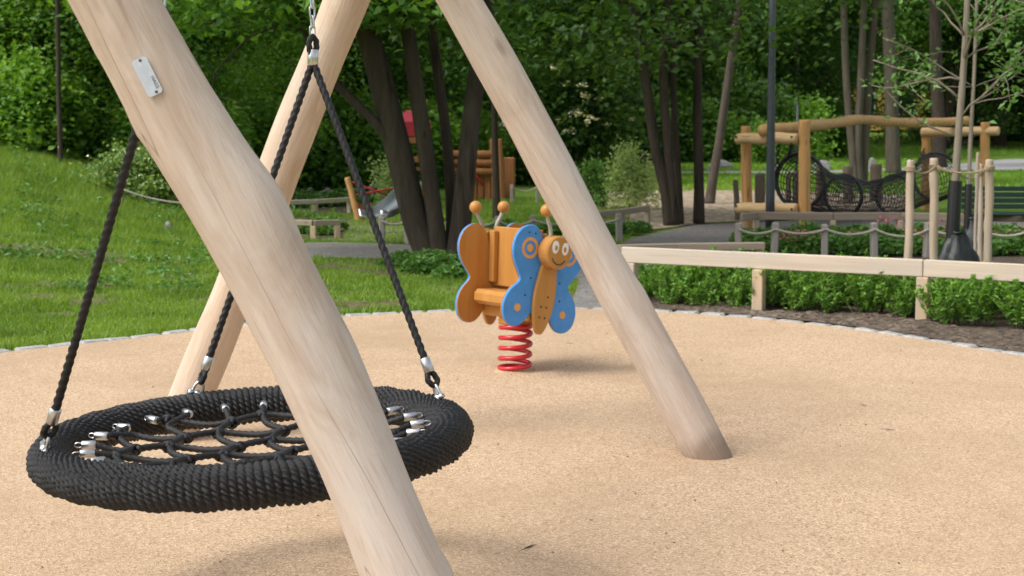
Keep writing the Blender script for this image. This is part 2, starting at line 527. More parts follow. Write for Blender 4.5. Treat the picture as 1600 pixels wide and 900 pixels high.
# edge of the tan surface: (pixel-measured in the photograph, laid on the ground plane)
EDGE_PX = [(-260, 600), (-120, 572), (0, 551), (140, 536), (280, 520), (400, 507), (520, 496), (620, 490), (720, 486), (820, 484), (930, 483),
           (1050, 488), (1185, 498), (1300, 510), (1440, 530), (1600, 556), (1740, 588)]
edge = [G(x, y) for x, y in EDGE_PX]
edge[0] = V((-4.1, 7.6, 0)); edge[-1] = V((4.0, 7.9, 0))
def catmull(pts, n):
    out = []
    for i in range(len(pts) - 1):
        p0, p1, p2, p3 = pts[max(i - 1, 0)], pts[i], pts[i + 1], pts[min(i + 2, len(pts) - 1)]
        for k in range(n):
            t = k / n
            out.append(.5 * ((2 * p1) + (p2 - p0) * t + (2 * p0 - 5 * p1 + 4 * p2 - p3) * t * t + (3 * p1 - p0 - 3 * p2 + p3) * t ** 3))
    out.append(pts[-1])
    return out
edge_s = catmull([V((-4.3, 5.5, 0))] + edge + [V((4.2, 5.5, 0))], 8)
sheet('safety_surface', list(reversed([(p.x, p.y) for p in edge_s])) + [(-4.2, -3), (4.2, -3)], 0.0, M['tan'], 'tan rubber granule safety surface under the swing')
# granite edging, one stone after the other
edging = tag(empty('granite_edging'), 'row of flush grey granite stones edging the tan surface', None, None, 'structure')
def resample(pts, step):
    out, acc = [pts[0]], 0
    for a, b in zip(pts, pts[1:]):
        L = (b - a).length
        while acc + L >= step:
            t = (step - acc) / L
            a = a.lerp(b, t)
            out.append(a)
            L = (b - a).length
            acc = 0
        acc += L
    return out
mbs = []
for k in range(5):
    mb = MB()
    mb.box((0, 0, 0), (.195 + .012 * (k % 3 - 1), .105 + .008 * (k % 2), .10), Matrix.Rotation(R((k - 2) * 1.2), 3, 'X') @ Matrix.Rotation(R((2 - k)), 3, 'Y'), .014)
    me = mb.mesh('stone')
    me.materials.append(M['granite'])
    mbs.append(me)
es = resample(edge_s, .212)
for a, b in zip(es, es[1:]):
    c = (a + b) / 2
    d = b - a
    nrm = V((d.y, -d.x, 0)).normalized()
    if nrm.y < 0 and abs(d.x) > abs(d.y):
        nrm = -nrm
    if abs(d.x) <= abs(d.y):
        nrm = V((math.copysign(1, c.x), 0, 0))
    o = link('stone', rng.choice(mbs), None, edging)
    o.location = (c.x + nrm.x * .055, c.y + nrm.y * .055, -.046 + rng.uniform(-.003, .005))
    o.rotation_euler = (0, 0, math.atan2(d.y, d.x) + R(rng.uniform(-2, 2)))

# planting beds, gravel, paths, wood chips (sheets 4 mm apart)
gv = [G(890, 484), G(1000, 489), G(1000, 440), G(1160, 402), G(1160, 392), G(1720, 392), G(1720, 338), G(1420, 338), G(1200, 346), G(1090, 350), G(985, 372), G(960, 386), G(700, 384), G(520, 378), G(420, 380),
      G(405, 398), G(425, 402), G(560, 403), G(730, 404), G(880, 412), G(905, 440)]
sheet('gravel_path', [(p.x, p.y + .1 if i < 2 else p.y) for i, p in enumerate(gv)], -.004, M['gravel'], 'grey gravel path winding between the fences')
bed = [G(1004, 486.5), G(1050, 486), G(1185, 496), G(1300, 508), G(1440, 527), G(1600, 552), G(1760, 590), G(1900, 400), G(1160, 404), G(1003, 440)]
sheet('planting_bed', [(p.x, p.y + .12) if i < 7 else (p.x, p.y) for i, p in enumerate(bed)], .004, M['soil'], 'dark soil planting bed behind the granite edging')
def clods():
    front = [q for q in edge_s if q.x > .95 and q.y > 8.5]
    front = resample(front, .035)
    vs, nv = [], 34
    for q in front:
        for j in range(nv):
            y = q.y + .115 + j * .035
            e_ = min(1, j / 4)
            z = .008 + e_ * (.028 * max(0, noise_v(V((q.x * 9, y * 9, 1)))) + .018 * max(0, noise_v(V((q.x * 22, y * 22, 5)))) + .02 * noise_v(V((q.x * 3, y * 3, 8))) + .012)
            vs.append((q.x, y, max(.0045, z)))
    fs = [(i * nv + j, i * nv + j + 1, (i + 1) * nv + j + 1, (i + 1) * nv + j) for i in range(len(front) - 1) for j in range(nv - 1)]
    o = link('turned_soil', np_mesh('turned_soil', np.array(vs), np.array(fs), 4, False), M['soil'])
    tag(o, 'crumbly dark soil along the granite edging under the near rail', 'soil', None, 'structure')
clods()
bed2 = [G(1150, 401), G(1900, 401), G(1900, 362), G(1150, 362)]
sheet('planting_bed', [(p.x, p.y) for p in bed2], .004, M['soil'], 'strip of soil under the rope fence with leafy ground cover')
bed3 = [G(440, 371), G(535, 373), G(545, 340), G(420, 340)]
sheet('planting_bed', [(p.x, p.y) for p in bed3], .003, M['soil'], 'small soil bed behind the low timber rails')
bed4 = [G(560, 312), G(380, 312), G(380, 334), G(560, 334)]
sheet('planting_bed', [(p.x, p.y) for p in reversed(bed4)], .003, M['soil'], 'far soil bed below the low rope fence')
sheet('sand_area', [(p.x, p.y) for p in (G(436, 374), G(640, 377), G(720, 352), G(560, 341), G(430, 343))], -.001, M['gravel'], 'pale gravel fall area in front of the slide')
ch = [G(905, 352), G(1000, 362), G(1100, 348), G(1240, 343), G(1420, 338), G(1420, 306), G(1250, 300), G(1100, 291), G(930, 288), G(880, 310)]
sheet('wood_chip_area', [(p.x, p.y) for p in ch], .002, M['chips'], 'brown wood chip fall area under the trees')
strip('far_path', [(-10, 46, 2.0), (2, 46.5, 2.0), (6, 46.5, 2.0), (10, 47, 2.2), (14, 50, 4), (18, 54, 9), (22, 58, 16), (30, 62, 20), (45, 64, 22)], M['asphalt'], 'pale grey asphalt path crossing the far lawn')

# ------------------------------------------------------------------ grass blades (nobody could count them)
def grass(name, n, sampler, hmin, hmax, w, label, m=None):
    pts = []
    while len(pts) < n:
        p = sampler()
        if p:
            pts.append(p)
    C = np.array(pts)
    k = len(C)
    a = nrg.uniform(0, 2 * np.pi, k)
    h = nrg.uniform(hmin, hmax, k) * C[:, 3]
    lean = nrg.normal(0, .45, (k, 2)) * h[:, None]
    d = np.stack([np.cos(a), np.sin(a), np.zeros(k)], 1) * (w * nrg.uniform(.6, 1.3, k))[:, None]
    b = C[:, :3]
    top = b + np.stack([lean[:, 0], lean[:, 1], h], 1)
    midp = b + np.stack([lean[:, 0] * .35, lean[:, 1] * .35, h * .6], 1)
    vs = np.stack([b - d, b + d, midp + d * .7, midp - d * .7, top], 1).reshape(-1, 3)
    i = np.arange(k) * 5
    fs = np.concatenate([np.stack([i, i + 1, i + 2], 1), np.stack([i, i + 2, i + 3], 1), np.stack([i + 3, i + 2, i + 4], 1)])
    tag(link(name, np_mesh(name, vs, fs, 3), m or M['blade']), label, 'grass', None, 'stuff')
def inside(p, poly):
    c, j = False, len(poly) - 1
    for i in range(len(poly)):
        a, b = poly[i], poly[j]
        if (a[1] > p[1]) != (b[1] > p[1]) and p[0] < (b[0] - a[0]) * (p[1] - a[1]) / (b[1] - a[1]) + a[0]:
            c = not c
        j = i
    return c
tan_poly = [(p.x, p.y + .15) for p in edge_s] + [(5, 0), (-5, 0)]
gv_poly = [(p.x, p.y) for p in gv]
b3_poly = [(p.x, p.y) for p in bed3]
b4_poly = [(p.x, p.y) for p in bed4]
def lawn():
    y = 8.5 + 21 * rng.random() ** 1.6
    x = rng.uniform(-.37 * y - .5, .9 if y < 18 else .08 * y)
    q = (x, y)
    if inside(q, tan_poly) or inside(q, gv_poly) or inside(q, b3_poly) or inside(q, b4_poly):
        return None
    if rng.random() < bare_at(x, y) * 1.05:
        return None
    tall = .7 + 2.2 * sm((y - 14) / 8) * sm((-x - 2) / 3) + 1.3 * max(0, noise_v(V((x * 1.6, y * 1.6, 9)))) + .6 * max(0, noise_v(V((x * 5, y * 5, 4)))) + (.5 if rng.random() < .04 else 0)
    return (x, y, hgt(x, y) - .01, tall)
grass('lawn_grass', 190000, lawn, .025, .065, .0045, 'bright green patchy lawn grass on the bank')
def far_lawn():
    y = rng.uniform(33, 90)
    x = rng.uniform(.02 * y, .42 * y)
    if 43 < y < 75 and y - 44 > -2 and abs(y - (46.5 + max(0, x - 10) * 1.1)) < 2.2 + max(0, x - 12) * .9:
        return None
    return (x, y, hgt(x, y) - .01, 1.0)
M['far_blade_sunlit_tone'] = leaf_mat('far_grass_blade_sunlit_tone', (.13, .25, .03), (.19, .34, .045), (.25, .40, .07), .38, .55, 1.2)  # brighter copy of the grass blade, with sunlight put into its colour
grass('far_lawn_grass', 60000, far_lawn, .05, .16, .022, 'sunny green grass of the far lawn', M['far_blade_sunlit_tone'])

# ================================================================== TREES
def branch(mb, p, d, length, r0, r1, segs=6, wob=.12, droop=0.0, n=7, rg=rng):
    pts, rad = [V(p)], [r0]
    d = V(d).normalized()
    for i in range(segs):
        d = (d + V((rg.gauss(0, wob), rg.gauss(0, wob), rg.gauss(0, wob) - droop))).normalized()
        pts.append(pts[-1] + d * (length / segs))
        rad.append(r0 + (r1 - r0) * ((i + 1) / segs))
    mb.tube(pts, rad, n)
    return pts, rad
def tree_meshes(seed, stems, crown_base, height, spread, nleaf, leaf, sigma=.45, limb_n=16, low=.0, wide=.34):
    """stems: list of (points, radii); returns (wood MB, leaf centres)"""
    rg = random.Random(seed)
    mb = MB()
    tips = []
    for pts, rad in stems:
        cp = catmull([V(p) for p in pts], 4)
        rr = np.interp(np.linspace(0, 1, len(cp)), np.linspace(0, 1, len(rad)), rad)
        mb.tube(cp, list(rr), 10)
        for k in range(limb_n):
            t = rg.uniform(0, 1) ** .9
            z = crown_base + (height - crown_base) * t
            i = min(range(len(cp)), key=lambda q: abs(cp[q].z - z))
            a = rg.uniform(0, 2 * math.pi)
            L = spread * (1.05 - .75 * t) * rg.uniform(.6, 1.1)
            d = V((math.cos(a), math.sin(a), .15 + .75 * t))
            lp, lr = branch(mb, cp[i], d, L, max(.015, rr[i] * .38), .008, 6, .16, .05 if t < .5 else 0, 6, rg)
            for j in range(2, 7):
                tips.append((lp[j], .55 + .1 * j))
                if rg.random() < .8:
                    a2 = rg.uniform(0, 2 * math.pi)
                    sp, _ = branch(mb, lp[j], V((math.cos(a2), math.sin(a2), rg.uniform(-.35, .4))), L * rg.uniform(.22, .45), lr[j] * .6, .004, 4, .2, .06, 4, rg)
                    tips += [(sp[2], .8), (sp[3], 1.), (sp[4], 1.1)]
    T = np.array([tuple(p) for p, w in tips])
    W = np.array([w for p, w in tips])
    idx = nrg.choice(len(T), nleaf, p=W / W.sum())
    C = T[idx] + nrg.normal(0, 1, (nleaf, 3)) * np.array([sigma, sigma, sigma * .55])
    C = C[C[:, 2] > low]
    return mb, C
def tree(name, label, seed, loc, stems, crown_base, height, spread, nleaf, leaf, lm, bark='bark', group=None, **kw):
    root = empty(name, loc)
    mb, C = tree_meshes(seed, stems, crown_base, height, spread, nleaf, leaf, **kw)
    mb.build('trunk', M[bark], root)
    cr = link('crown', leaf_mesh('crown', C, nrg.uniform(.7, 1.3, len(C)) * leaf), M[lm], root)
    tag(root, label, 'tree', group)
    return root, C

# the many-stemmed tree in the middle
b0 = G(690, 404)
def st(points, Y0=15.7):
    return [P(x, y, Y0 + dy) - b0 for x, y, dy in points]
stems = [(st([(684, 414, -.05), (674, 400, 0), (651, 350, 0), (626, 250, 0), (606, 170, 0), (588, 100, 0), (560, 0, .1), (520, -150, .2), (470, -420, .3)]), [.20, .165, .15, .148, .142, .135, .125, .10, .05]),
         (st([(693, 414, -.1), (688, 400, -.1), (681, 350, -.1), (667, 250, -.1), (655, 170, -.1), (645, 100, -.1), (630, 0, -.1), (610, -150, 0), (600, -460, 0)]), [.14, .105, .09, .087, .083, .08, .07, .06, .03]),
         (st([(701, 413, .1), (704, 395, .1), (706, 350, .15), (701, 250, .2), (692, 170, .25), (682, 100, .3), (672, 0, .3), (670, -160, .4), (690, -480, .4)]), [.10, .08, .065, .058, .056, .055, .05, .045, .02]),
         (st([(706, 415, -.15), (712, 400, -.12), (720, 350, -.1), (730, 250, -.1), (738, 170, 0), (748, 100, 0), (765, 0, 0), (805, -160, 0), (860, -420, 0)]), [.16, .125, .112, .10, .095, .09, .08, .06, .03]),
         (st([(636, 272, 0), (615, 228, -.05), (580, 185, -.1), (545, 150, -.1), (510, 112, -.2), (470, 40, -.3)]), [.075, .06, .052, .05, .042, .025])]
mt, mtC = tree('maple_tree', 'large many-stemmed dark tree standing behind the butterfly rocker', 3, b0, stems, 3.1, 7.4, 3.0, 46000, .11, 'leaf_maple', limb_n=12, low=2.4, sigma=.42)
# the dark trees between the wood chips and the log frame
def cluster(name, label, px, base_y, stems_px, seed, cb, hh, sp, nl, leaf, lm='leaf_dark', bark='bark', limb_n=16, low=2.2, sigma=.6, bd=None):
    b = G(px, base_y) if bd is None else V(((px - 800) / FPX * bd, bd, hgt((px - 800) / FPX * bd, bd)))
    ss = []
    for pts, w in stems_px:
        pp = [P(x, y, b.y + dy) - b for x, y, dy in pts]
        d = (pp[-1] - pp[-2]).normalized()
        pp += [pp[-1] + d * 2.2, pp[-1] + d * 4.5 + V((0, 0, 1))]
        r = w / FPX * b.y / 2
        ss.append((pp, [r * 1.25] + [r * (1 - .06 * i) for i in range(len(pp) - 3)] + [r * .55, r * .2]))
    return tree(name, label, seed, b, ss, cb, hh, sp, nl, leaf, lm, bark, limb_n=limb_n, low=low, sigma=sigma)
cluster('dark_tree', 'dark three-stemmed tree on the wood chips behind the near rail fence', 1050, 352,
        [([(1047, 354, 0), (1040, 300, 0), (1025, 235, 0), (1012, 150, 0), (990, 0, 0)], 18), ([(1053, 354, 0), (1047, 280, 0), (1041, 200, 0), (1036, 100, 0), (1045, 0, 0)], 16), ([(1063, 352, .3), (1060, 280, .3), (1055, 200, .3), (1052, 100, .3), (1070, 0, .3)], 11)],
        21, 3.0, 8.5, 2.6, 12000, .125)
cluster('dark_tree', 'straight dark trunk just beside the three-stemmed tree', 1092, 349,
        [([(1092, 351, 0), (1092, 280, 0), (1090, 200, 0), (1090, 100, 0), (1093, 0, 0)], 16)], 22, 3.0, 9, 2.6, 9000, .125)
cluster('leaning_tree', 'leaning pale brown tree behind the straight dark trunk', 1108, 318,
        [([(1108, 320, 0), (1114, 280, 0), (1124, 220, 0), (1134, 150, 0), (1150, 40, 0)], 15)], 23, 3.4, 9, 2.8, 9000, .14, bark='greybark')
cluster('multi_stem_tree', 'grey slender multi-stemmed tree behind the net tunnel', 1342, 292,
        [([(1338, 293, 0), (1330, 220, 0), (1322, 120, 0), (1318, 0, 0)], 12), ([(1343, 293, 0), (1340, 220, 0), (1345, 120, 0), (1350, 0, 0)], 12), ([(1348, 293, .2), (1352, 220, .2), (1358, 120, .2), (1368, 0, .2)], 13)],
        24, 4.6, 9.5, 3.0, 11000, .16, bark='greybark', low=3.4)
cluster('park_tree', 'straight grey trunk right behind the long top log', 1394, 275,
        [([(1396, 277, 0), (1394, 200, 0), (1391, 100, 0), (1386, 0, 0)], 21)], 25, 5.4, 12, 3.6, 12000, .2, bark='greybark', low=4.2, sigma=.8)
cluster('park_tree', 'tall brown trunk behind the young staked tree', 1466, 262,
        [([(1468, 264, 0), (1466, 200, 0), (1463, 100, 0), (1460, 0, 0)], 20)], 26, 6.0, 13, 4.0, 12000, .22, low=5.2, sigma=.9)
cluster('park_tree', 'dark broad trunk in the shade beyond the asphalt path', 1562, 236,
        [([(1562, 238, 0), (1562, 180, 0), (1560, 100, 0), (1558, 0, 0)], 18)], 27, 6.5, 16, 5.5, 22000, .3, low=5.0, sigma=1.0)
cluster('slender_tree', 'slender dark trunk between the log play hut and the spring rocker', 776, 345,
        [([(776, 346, 0), (775, 280, 0), (773, 200, 0), (772, 100, 0), (776, 0, 0)], 11)], 28, 2.6, 7.5, 2.6, 16000, .15)
cluster('slender_tree', 'thin trunk at the foot of the wood on the grassy bank', 95, 258,
        [([(95, 285, 0), (94, 230, 0), (92, 150, 0), (90, 0, 0)], 8)], 29, 2.6, 7, 2.6, 9000, .12, lm='leaf_light', low=1.3, bd=23.2)

# trees of the wood: three kinds, each copied as a thing of its own
protos = []
for k, (lm, hh, cb, sp, lf) in enumerate([('leaf_dark', 12, 1.6, 4.2, .165), ('leaf_maple', 11, 1.2, 4.0, .15), ('leaf_light', 9, .9, 3.4, .13), ('leaf_maple', 13, 2.8, 4.4, .17)]):
    ss = [([(0, 0, -.1), (.1, .05, hh * .25), (.0, .2, hh * .5), (.2, .1, hh * .75), (.1, 0, hh)], [.2, .16, .13, .09, .03])]
    if k % 2:
        ss.append(([(.1, 0, -.1), (.5, .1, hh * .25), (.9, .3, hh * .5), (1.3, .2, hh * .8)], [.15, .12, .09, .03]))
    r, _ = tree('wood_tree', 'x', 50 + k, (0, 0, 0), ss, cb, hh, sp, 48000, lf, lm, limb_n=34 if k % 2 == 0 else 20, low=.5, sigma=.6)
    protos.append(r)
WOOD = 'trees of the wood around the playground'
WL = ['dark green', 'mid green', 'light green', 'tall double-trunked']
used = [False] * 4
MARKS = [(-90, 'beyond the picture edge of the bank'), (30, 'at the outer end of the grassy bank'), (110, 'above the thin trunk on the bank'), (190, 'behind the white-flowering bush'), (270, 'behind the maker plate leg'), (360, 'behind the crossing of the two swing legs'), (450, 'behind the hanging chain'),
         (530, 'behind the rope climber'), (600, 'behind the metal slide'), (660, 'behind the red-roofed play tower'), (740, 'behind the log play hut'), (800, 'behind the spring rocker'), (870, 'behind the far swing leg'), (920, 'beside the elder shrub'), (985, 'behind the pale willow bush'), (1050, 'behind the three-stemmed tree'),
         (1100, 'behind the leaning tree'), (1155, 'behind the crossbeam ends'), (1205, 'behind the lamp post'), (1245, 'behind the upright log post'), (1300, 'behind the sagging net tunnel'), (1345, 'behind the slender multi-stemmed tree'), (1430, 'beside the yellow house'), (1500, 'behind the young staked tree'), (1560, 'behind the green bench'), (1620, 'at the outer end of the asphalt path'), (1700, 'beyond the asphalt path end'), (1790, 'past the asphalt path end')]
seen_labels = set()
def mark(look, px, d, what):
    m_ = min(MARKS, key=lambda q: abs(q[0] - px))[1]
    row = 'front row' if d < 34 else ('middle row' if d < 50 else ('rear row' if d < 75 else 'far row'))
    for cand in (f'{look} {what} {m_}', f'{look} {what} {m_}, {row}', f'{look} {what} {m_}, one step deeper, {row}'):
        if cand not in seen_labels:
            seen_labels.add(cand)
            return cand
    return cand
def wood_tree(k, x, y, s, rz):
    o = protos[k] if not used[k] else copy_tree(protos[k])
    used[k] = True
    o.location = (x, y, hgt(x, y) - .05)
    o.scale = (s, s, s * rng.uniform(.92, 1.1))
    o.rotation_euler = (0, 0, rz)
    tag(o, mark(WL[k], x / y * FPX + 800, y, 'wood tree'), 'tree', WOOD)
spots = [  # kind, px, depth, scale
    (2, -70, 27, .75), (2, 40, 26.5, .68), (1, 140, 27, .66), (2, 235, 28, .7), (1, 330, 28.5, .66), (2, 420, 33, .75), (3, 300, 37, 1.0), (2, 0, 36, 1.0), (1, 130, 38, 1.0), (3, -130, 38, 1.1),
    (2, 490, 36, .78), (1, 560, 35, .72), (1, 640, 40, .8), (1, 700, 44, .95), (3, 540, 47, 1.1), (0, 400, 46, 1.1), (1, 220, 48, 1.2), (3, 80, 50, 1.2), (0, 620, 54, 1.2),
    (1, 790, 47, .9), (1, 850, 40, .75), (1, 910, 58, 1.0), (0, 965, 62, 1.05), (3, 880, 64, 1.2), (0, 1020, 64, 1.1), (1, 740, 58, 1.1), (0, 1090, 68, 1.15), (1, 1150, 64, 1.0), (1, 1200, 70, 1.1), (0, 1240, 66, 1.0),
    (0, 1290, 74, 1.1), (3, 1475, 88, 1.3), (0, 1500, 92, 1.4), (1, 1560, 95, 1.4), (0, 1620, 90, 1.4), (0, 1690, 80, 1.3), (3, 1310, 92, 1.2), (0, 1250, 80, 1.3), (1, 1780, 70, 1.2), (0, 1470, 100, 1.5), (0, 1540, 106, 1.6), (3, 1640, 106, 1.6), (0, 1000, 80, 1.4), (0, 1120, 84, 1.4), (0, 860, 80, 1.4)]
for k, px, d, s in spots:
    wood_tree(k, (px - 800) / FPX * d, d, s, rng.uniform(0, 6.28))

# far wood behind: reads as one dark mass
def far_wood():
    n = 60000
    a = nrg.uniform(-.62, .62, n)
    d = nrg.uniform(108, 122, n)
    x = np.sin(a) * d
    y = np.cos(a) * d
    z = nrg.uniform(0, 1, n) ** .8 * (17 + 2.5 * np.sin(a * 40) + 1.5 * np.sin(a * 97))
    C = np.stack([x, y, z], 1)
    o = link('far_wood', leaf_mesh('far_wood', C, nrg.uniform(.9, 1.7, n), up=.5, wide=.4), M['leaf_dark'])
    tag(o, 'dark mass of the distant wood behind all the trees', 'wood', None, 'stuff')
far_wood()

# ------------------------------------------------------------------ bushes
def bush_mesh(seed, rx, ry, h, n, leaf, up=.6, wide=.34):
    g = np.random.default_rng(seed)
    k = 26
    cc = np.stack([g.normal(0, .45, k) * rx, g.normal(0, .45, k) * ry, g.uniform(.15, .85, k) * h], 1)
    idx = g.integers(0, k, n)
    C = cc[idx] + g.normal(0, 1, (n, 3)) * np.array([rx * .22, ry * .22, h * .13])
    C = C[C[:, 2] > .02]
    return leaf_mesh('foliage', C, g.uniform(.7, 1.3, len(C)) * leaf, up=up, wide=wide)
def stem_mesh(seed, n, h, sp, r=.012):
    rg = random.Random(seed)
    mb = MB()
    for i in range(n):
        a = rg.uniform(0, 6.28)
        branch(mb, (rg.gauss(0, sp * .15), rg.gauss(0, sp * .15), -.03), (math.cos(a) * sp, math.sin(a) * sp, h), h * rg.uniform(.6, .95), r, r * .3, 5, .08, 0, 5, rg)
    return mb.mesh('stems')
def bush(name, label, loc, rx, ry, h, n, leaf, lm, seed, group=None, cat='bush', **kw):
    o = empty(name, loc)
    link('foliage', bush_mesh(seed, rx, ry, h, n, leaf, **kw), M[lm], o)
    link('stems', stem_mesh(seed, 9, h, rx * .5), M['greybark'], o)
    tag(o, label, cat, group)
    return o
def on(px, py, d):
    x = (px - 800) / FPX * d
    return (x, d, hgt(x, d))
# undergrowth at the wood's edge
ub = [bush('undergrowth_bush', 'x', (0, 0, 0), 1.5, 1.2, 2.4, 7000, .17, lm, 70 + i) for i, lm in enumerate(('leaf_dark', 'leaf_maple', 'leaf_light'))]
UL = ['dark green', 'mid green', 'light green']
uu = [False] * 3
for k, px, d, s in [(2, 5, 24.2, .62), (2, 70, 24.8, .55), (1, 120, 25.2, .6), (2, 165, 25, .5), (1, 270, 25.5, .6), (2, 330, 26, .7), (1, -60, 25, .8), (2, 390, 29, .7), (1, 440, 31, .8), (2, 490, 32.5, .8), (1, 540, 32, .8), (2, 590, 34, .85), (1, 640, 35, .9), (2, 690, 37, .9), (1, 735, 40, .9), (2, 800, 41, .9), (1, 840, 38, .8),
                    (1, 880, 52, 1.0), (2, 920, 54, 1.0), (1, 955, 56, 1.1), (0, 1000, 57, 1.1), (1, 1050, 60, 1.2), (1, 1105, 58, 1.0), (0, 1150, 60, 1.2), (1, 1200, 62, 1.2), (2, 1245, 60, 1.0), (1, 1290, 68, 1.2), (1, 1320, 80, .8), (1, 1450, 94, 1.0), (0, 1500, 97, 1.3), (1, 1560, 98, 1.2), (0, 1620, 95, 1.3), (2, 1225, 56, .55), (2, 1175, 57, .6), (2, 760, 36, .5)]:
    o = ub[k] if not uu[k] else copy_tree(ub[k])
    uu[k] = True
    x = (px - 800) / FPX * d
    o.location = (x, d, hgt(x, d) - .05)
    o.scale = (s * rng.uniform(.9, 1.3), s, s * rng.uniform(.8, 1.15))
    o.rotation_euler = (0, 0, rng.uniform(0, 6.28))
    tag(o, mark(UL[k], px, d, 'undergrowth bush'), 'bush', 'undergrowth bushes along the wood')
wb = bush('flowering_bush', 'pale bush dotted with white blossom on the grassy bank', on(218, 300, 21), .72, .55, .78, 6500, .065, 'leaf_willow2', 81)
C = nrg.normal(0, 1, (170, 3)) * np.array([.36, .32, .15]) + np.array([0, -.05, .52])
link('blossom', leaf_mesh('blossom', C, .04, wide=.5), M['blossom'], wb)
wl_ = bush('willow_bush', 'pale silvery green willow bush on the wood chips', on(990, 330, 25.5), .42, .35, 1.12, 3200, .085, 'leaf_willow', 82, wide=.16, up=.1)
bush('small_bush', 'dull green bush between the pale willow and the swing leg', on(926, 320, 26), .30, .28, .85, 1800, .08, 'leaf_cover', 83, wide=.22, up=.1)
bush('willow_bush', 'pale bush growing over the metal slide', on(612, 330, 24.5), .26, .24, .85, 1700, .07, 'leaf_willow', 84, wide=.2, up=.2)
eb = bush('elder_bush', 'elder shrub with cream flower heads behind the swing leg', on(915, 200, 36), 1.5, 1.1, 3.4, 9000, .16, 'leaf_dark', 85)
C = []
for i in range(34):
    c = np.array([nrg.normal(0, .62), nrg.uniform(-1.0, -.5), nrg.uniform(1.3, 3.3)])
    C.append(c + nrg.normal(0, 1, (16, 3)) * np.array([.06, .05, .035]))
link('blossom', leaf_mesh('blossom', np.concatenate(C), .07, up=2, wide=.5), M['blossom'], eb)

# ================================================================== SWING FRAME
def log_mesh(L, r0, r1, seed, bend=.02, nseg=56, n=28):
    """a peeled log along +Z with slight bends, swellings and rounded ends"""
    g = random.Random(seed)
    ph = [g.uniform(0, 6.28) for _ in range(8)]
    vs, fs = [], []
    kn = [(g.uniform(.1, .9), g.uniform(0, 6.28), g.uniform(.03, .07)) for _ in range(int(3 + L * 2))]
    prof = [(0, .0), (0, .86), (.012 / L, .97)] + [(t, 1.0) for t in np.linspace(.03 / L, 1 - .03 / L, nseg)] + [(1 - .012 / L, .97), (1, .86), (1, .0)]
    for t, q in prof:
        cx = bend * L * .3 * math.sin(t * 4.2 + ph[0]) + .3 * bend * math.sin(t * 11 + ph[1])
        cy = bend * L * .3 * math.sin(t * 3.7 + ph[2]) + .3 * bend * math.sin(t * 13 + ph[3])
        r = (r0 + (r1 - r0) * t) * (1 + .025 * math.sin(t * 17 + ph[4]) + .02 * math.sin(t * 31 + ph[5]))
        for k in range(n):
            a = 2 * math.pi * k / n
            rr = r * (1 + .018 * math.sin(2 * a + ph[6] + 3 * t) + .012 * math.sin(3 * a + ph[7] - 5 * t))
            for kt, ka, kr in kn:
                da = math.atan2(math.sin(a - ka), math.cos(a - ka)) * r
                dz = (t - kt) * L
                rr += .006 * math.exp(-(da * da + dz * dz) / (kr * kr * .5))
            vs.append((cx + rr * q * math.cos(a), cy + rr * q * math.sin(a), t * L))
    m = len(prof)
    for i in range(m - 1):
        for k in range(n):
            fs.append((i * n + k, i * n + (k + 1) % n, (i + 1) * n + (k + 1) % n, (i + 1) * n + k))
    mb = MB()
    mb.add(vs, fs, True)
    return mb.mesh('log')
def log(name, p0, p1, r0, r1, m, parent, seed, bend=.012, base=V((0, 0, 0)), nseg=56, n=28):
    p0, p1 = V(p0), V(p1)
    o = link(name, log_mesh((p1 - p0).length, r0, r1, seed, bend, nseg, n), m, parent)
    o.rotation_mode = 'QUATERNION'
    o.rotation_quaternion = (p1 - p0).to_track_quat('Z', 'Y')
    o.location = p0 - base
    return o
def to_z(a, b, z):
    return a + (b - a) * ((z - a.z) / (b.z - a.z))
BZ = 2.42
frame = tag(empty('swing_frame'), 'pale peeled log swing frame straddling the black nest seat', 'swing frame')
cF, cT = G(1120, 713), P(717, 0, 6.45)
cT = to_z(cF, cT, BZ + .12)
bF, bT = G(263, 684), P(541, 0, 6.62)
bT = to_z(bF, bT, BZ + .12)
n1, n0 = P(178, 0, 3.22), P(630, 900, 3.2)
nF, nT = to_z(n0, n1, -.06), to_z(n0, n1, BZ + .12)
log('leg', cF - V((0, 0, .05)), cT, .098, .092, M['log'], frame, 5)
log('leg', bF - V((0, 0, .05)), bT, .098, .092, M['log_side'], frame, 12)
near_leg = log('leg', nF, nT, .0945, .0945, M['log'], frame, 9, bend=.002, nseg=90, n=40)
def bow_leg():
    q = near_leg.rotation_quaternion.inverted()
    dirx = q @ V((1, 0, 0))
    Ltot = (nT - nF).length
    key_y = [1225, 900, 700, 560, 450, 338, 300, 160, 0, -200]
    key_o = [0, .002, .032, .045, .042, .036, .032, .010, 0, 0]
    ts = [((P(180 + .505 * y, y, 3.21) - nF).length) / Ltot for y in key_y]
    tk = ts[5]
    for v in near_leg.data.vertices:
        t = v.co.z / Ltot
        o_ = float(np.interp(t, ts, key_o))
        rad = V((v.co.x, v.co.y, 0))
        sw = math.exp(-((t - tk) * Ltot / .10) ** 2) * max(0, rad.normalized().dot(dirx) if rad.length > 1e-6 else 0)
        v.co += dirx * o_ + rad * .16 * sw
bow_leg()
beam_n = V((nT.x - .10, nT.y + .02, BZ))
beam_f = V(((bT.x + cT.x) / 2, (bT.y + cT.y) / 2, BZ))
nB = V((beam_n.x - 1.75, nF.y + .45, -.06))
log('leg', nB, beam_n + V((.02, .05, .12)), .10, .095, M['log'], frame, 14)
bd = (beam_f - beam_n).normalized()
log('top_beam', beam_n - bd * .35, beam_f + bd * .35, .105, .10, M['log'], frame, 15)

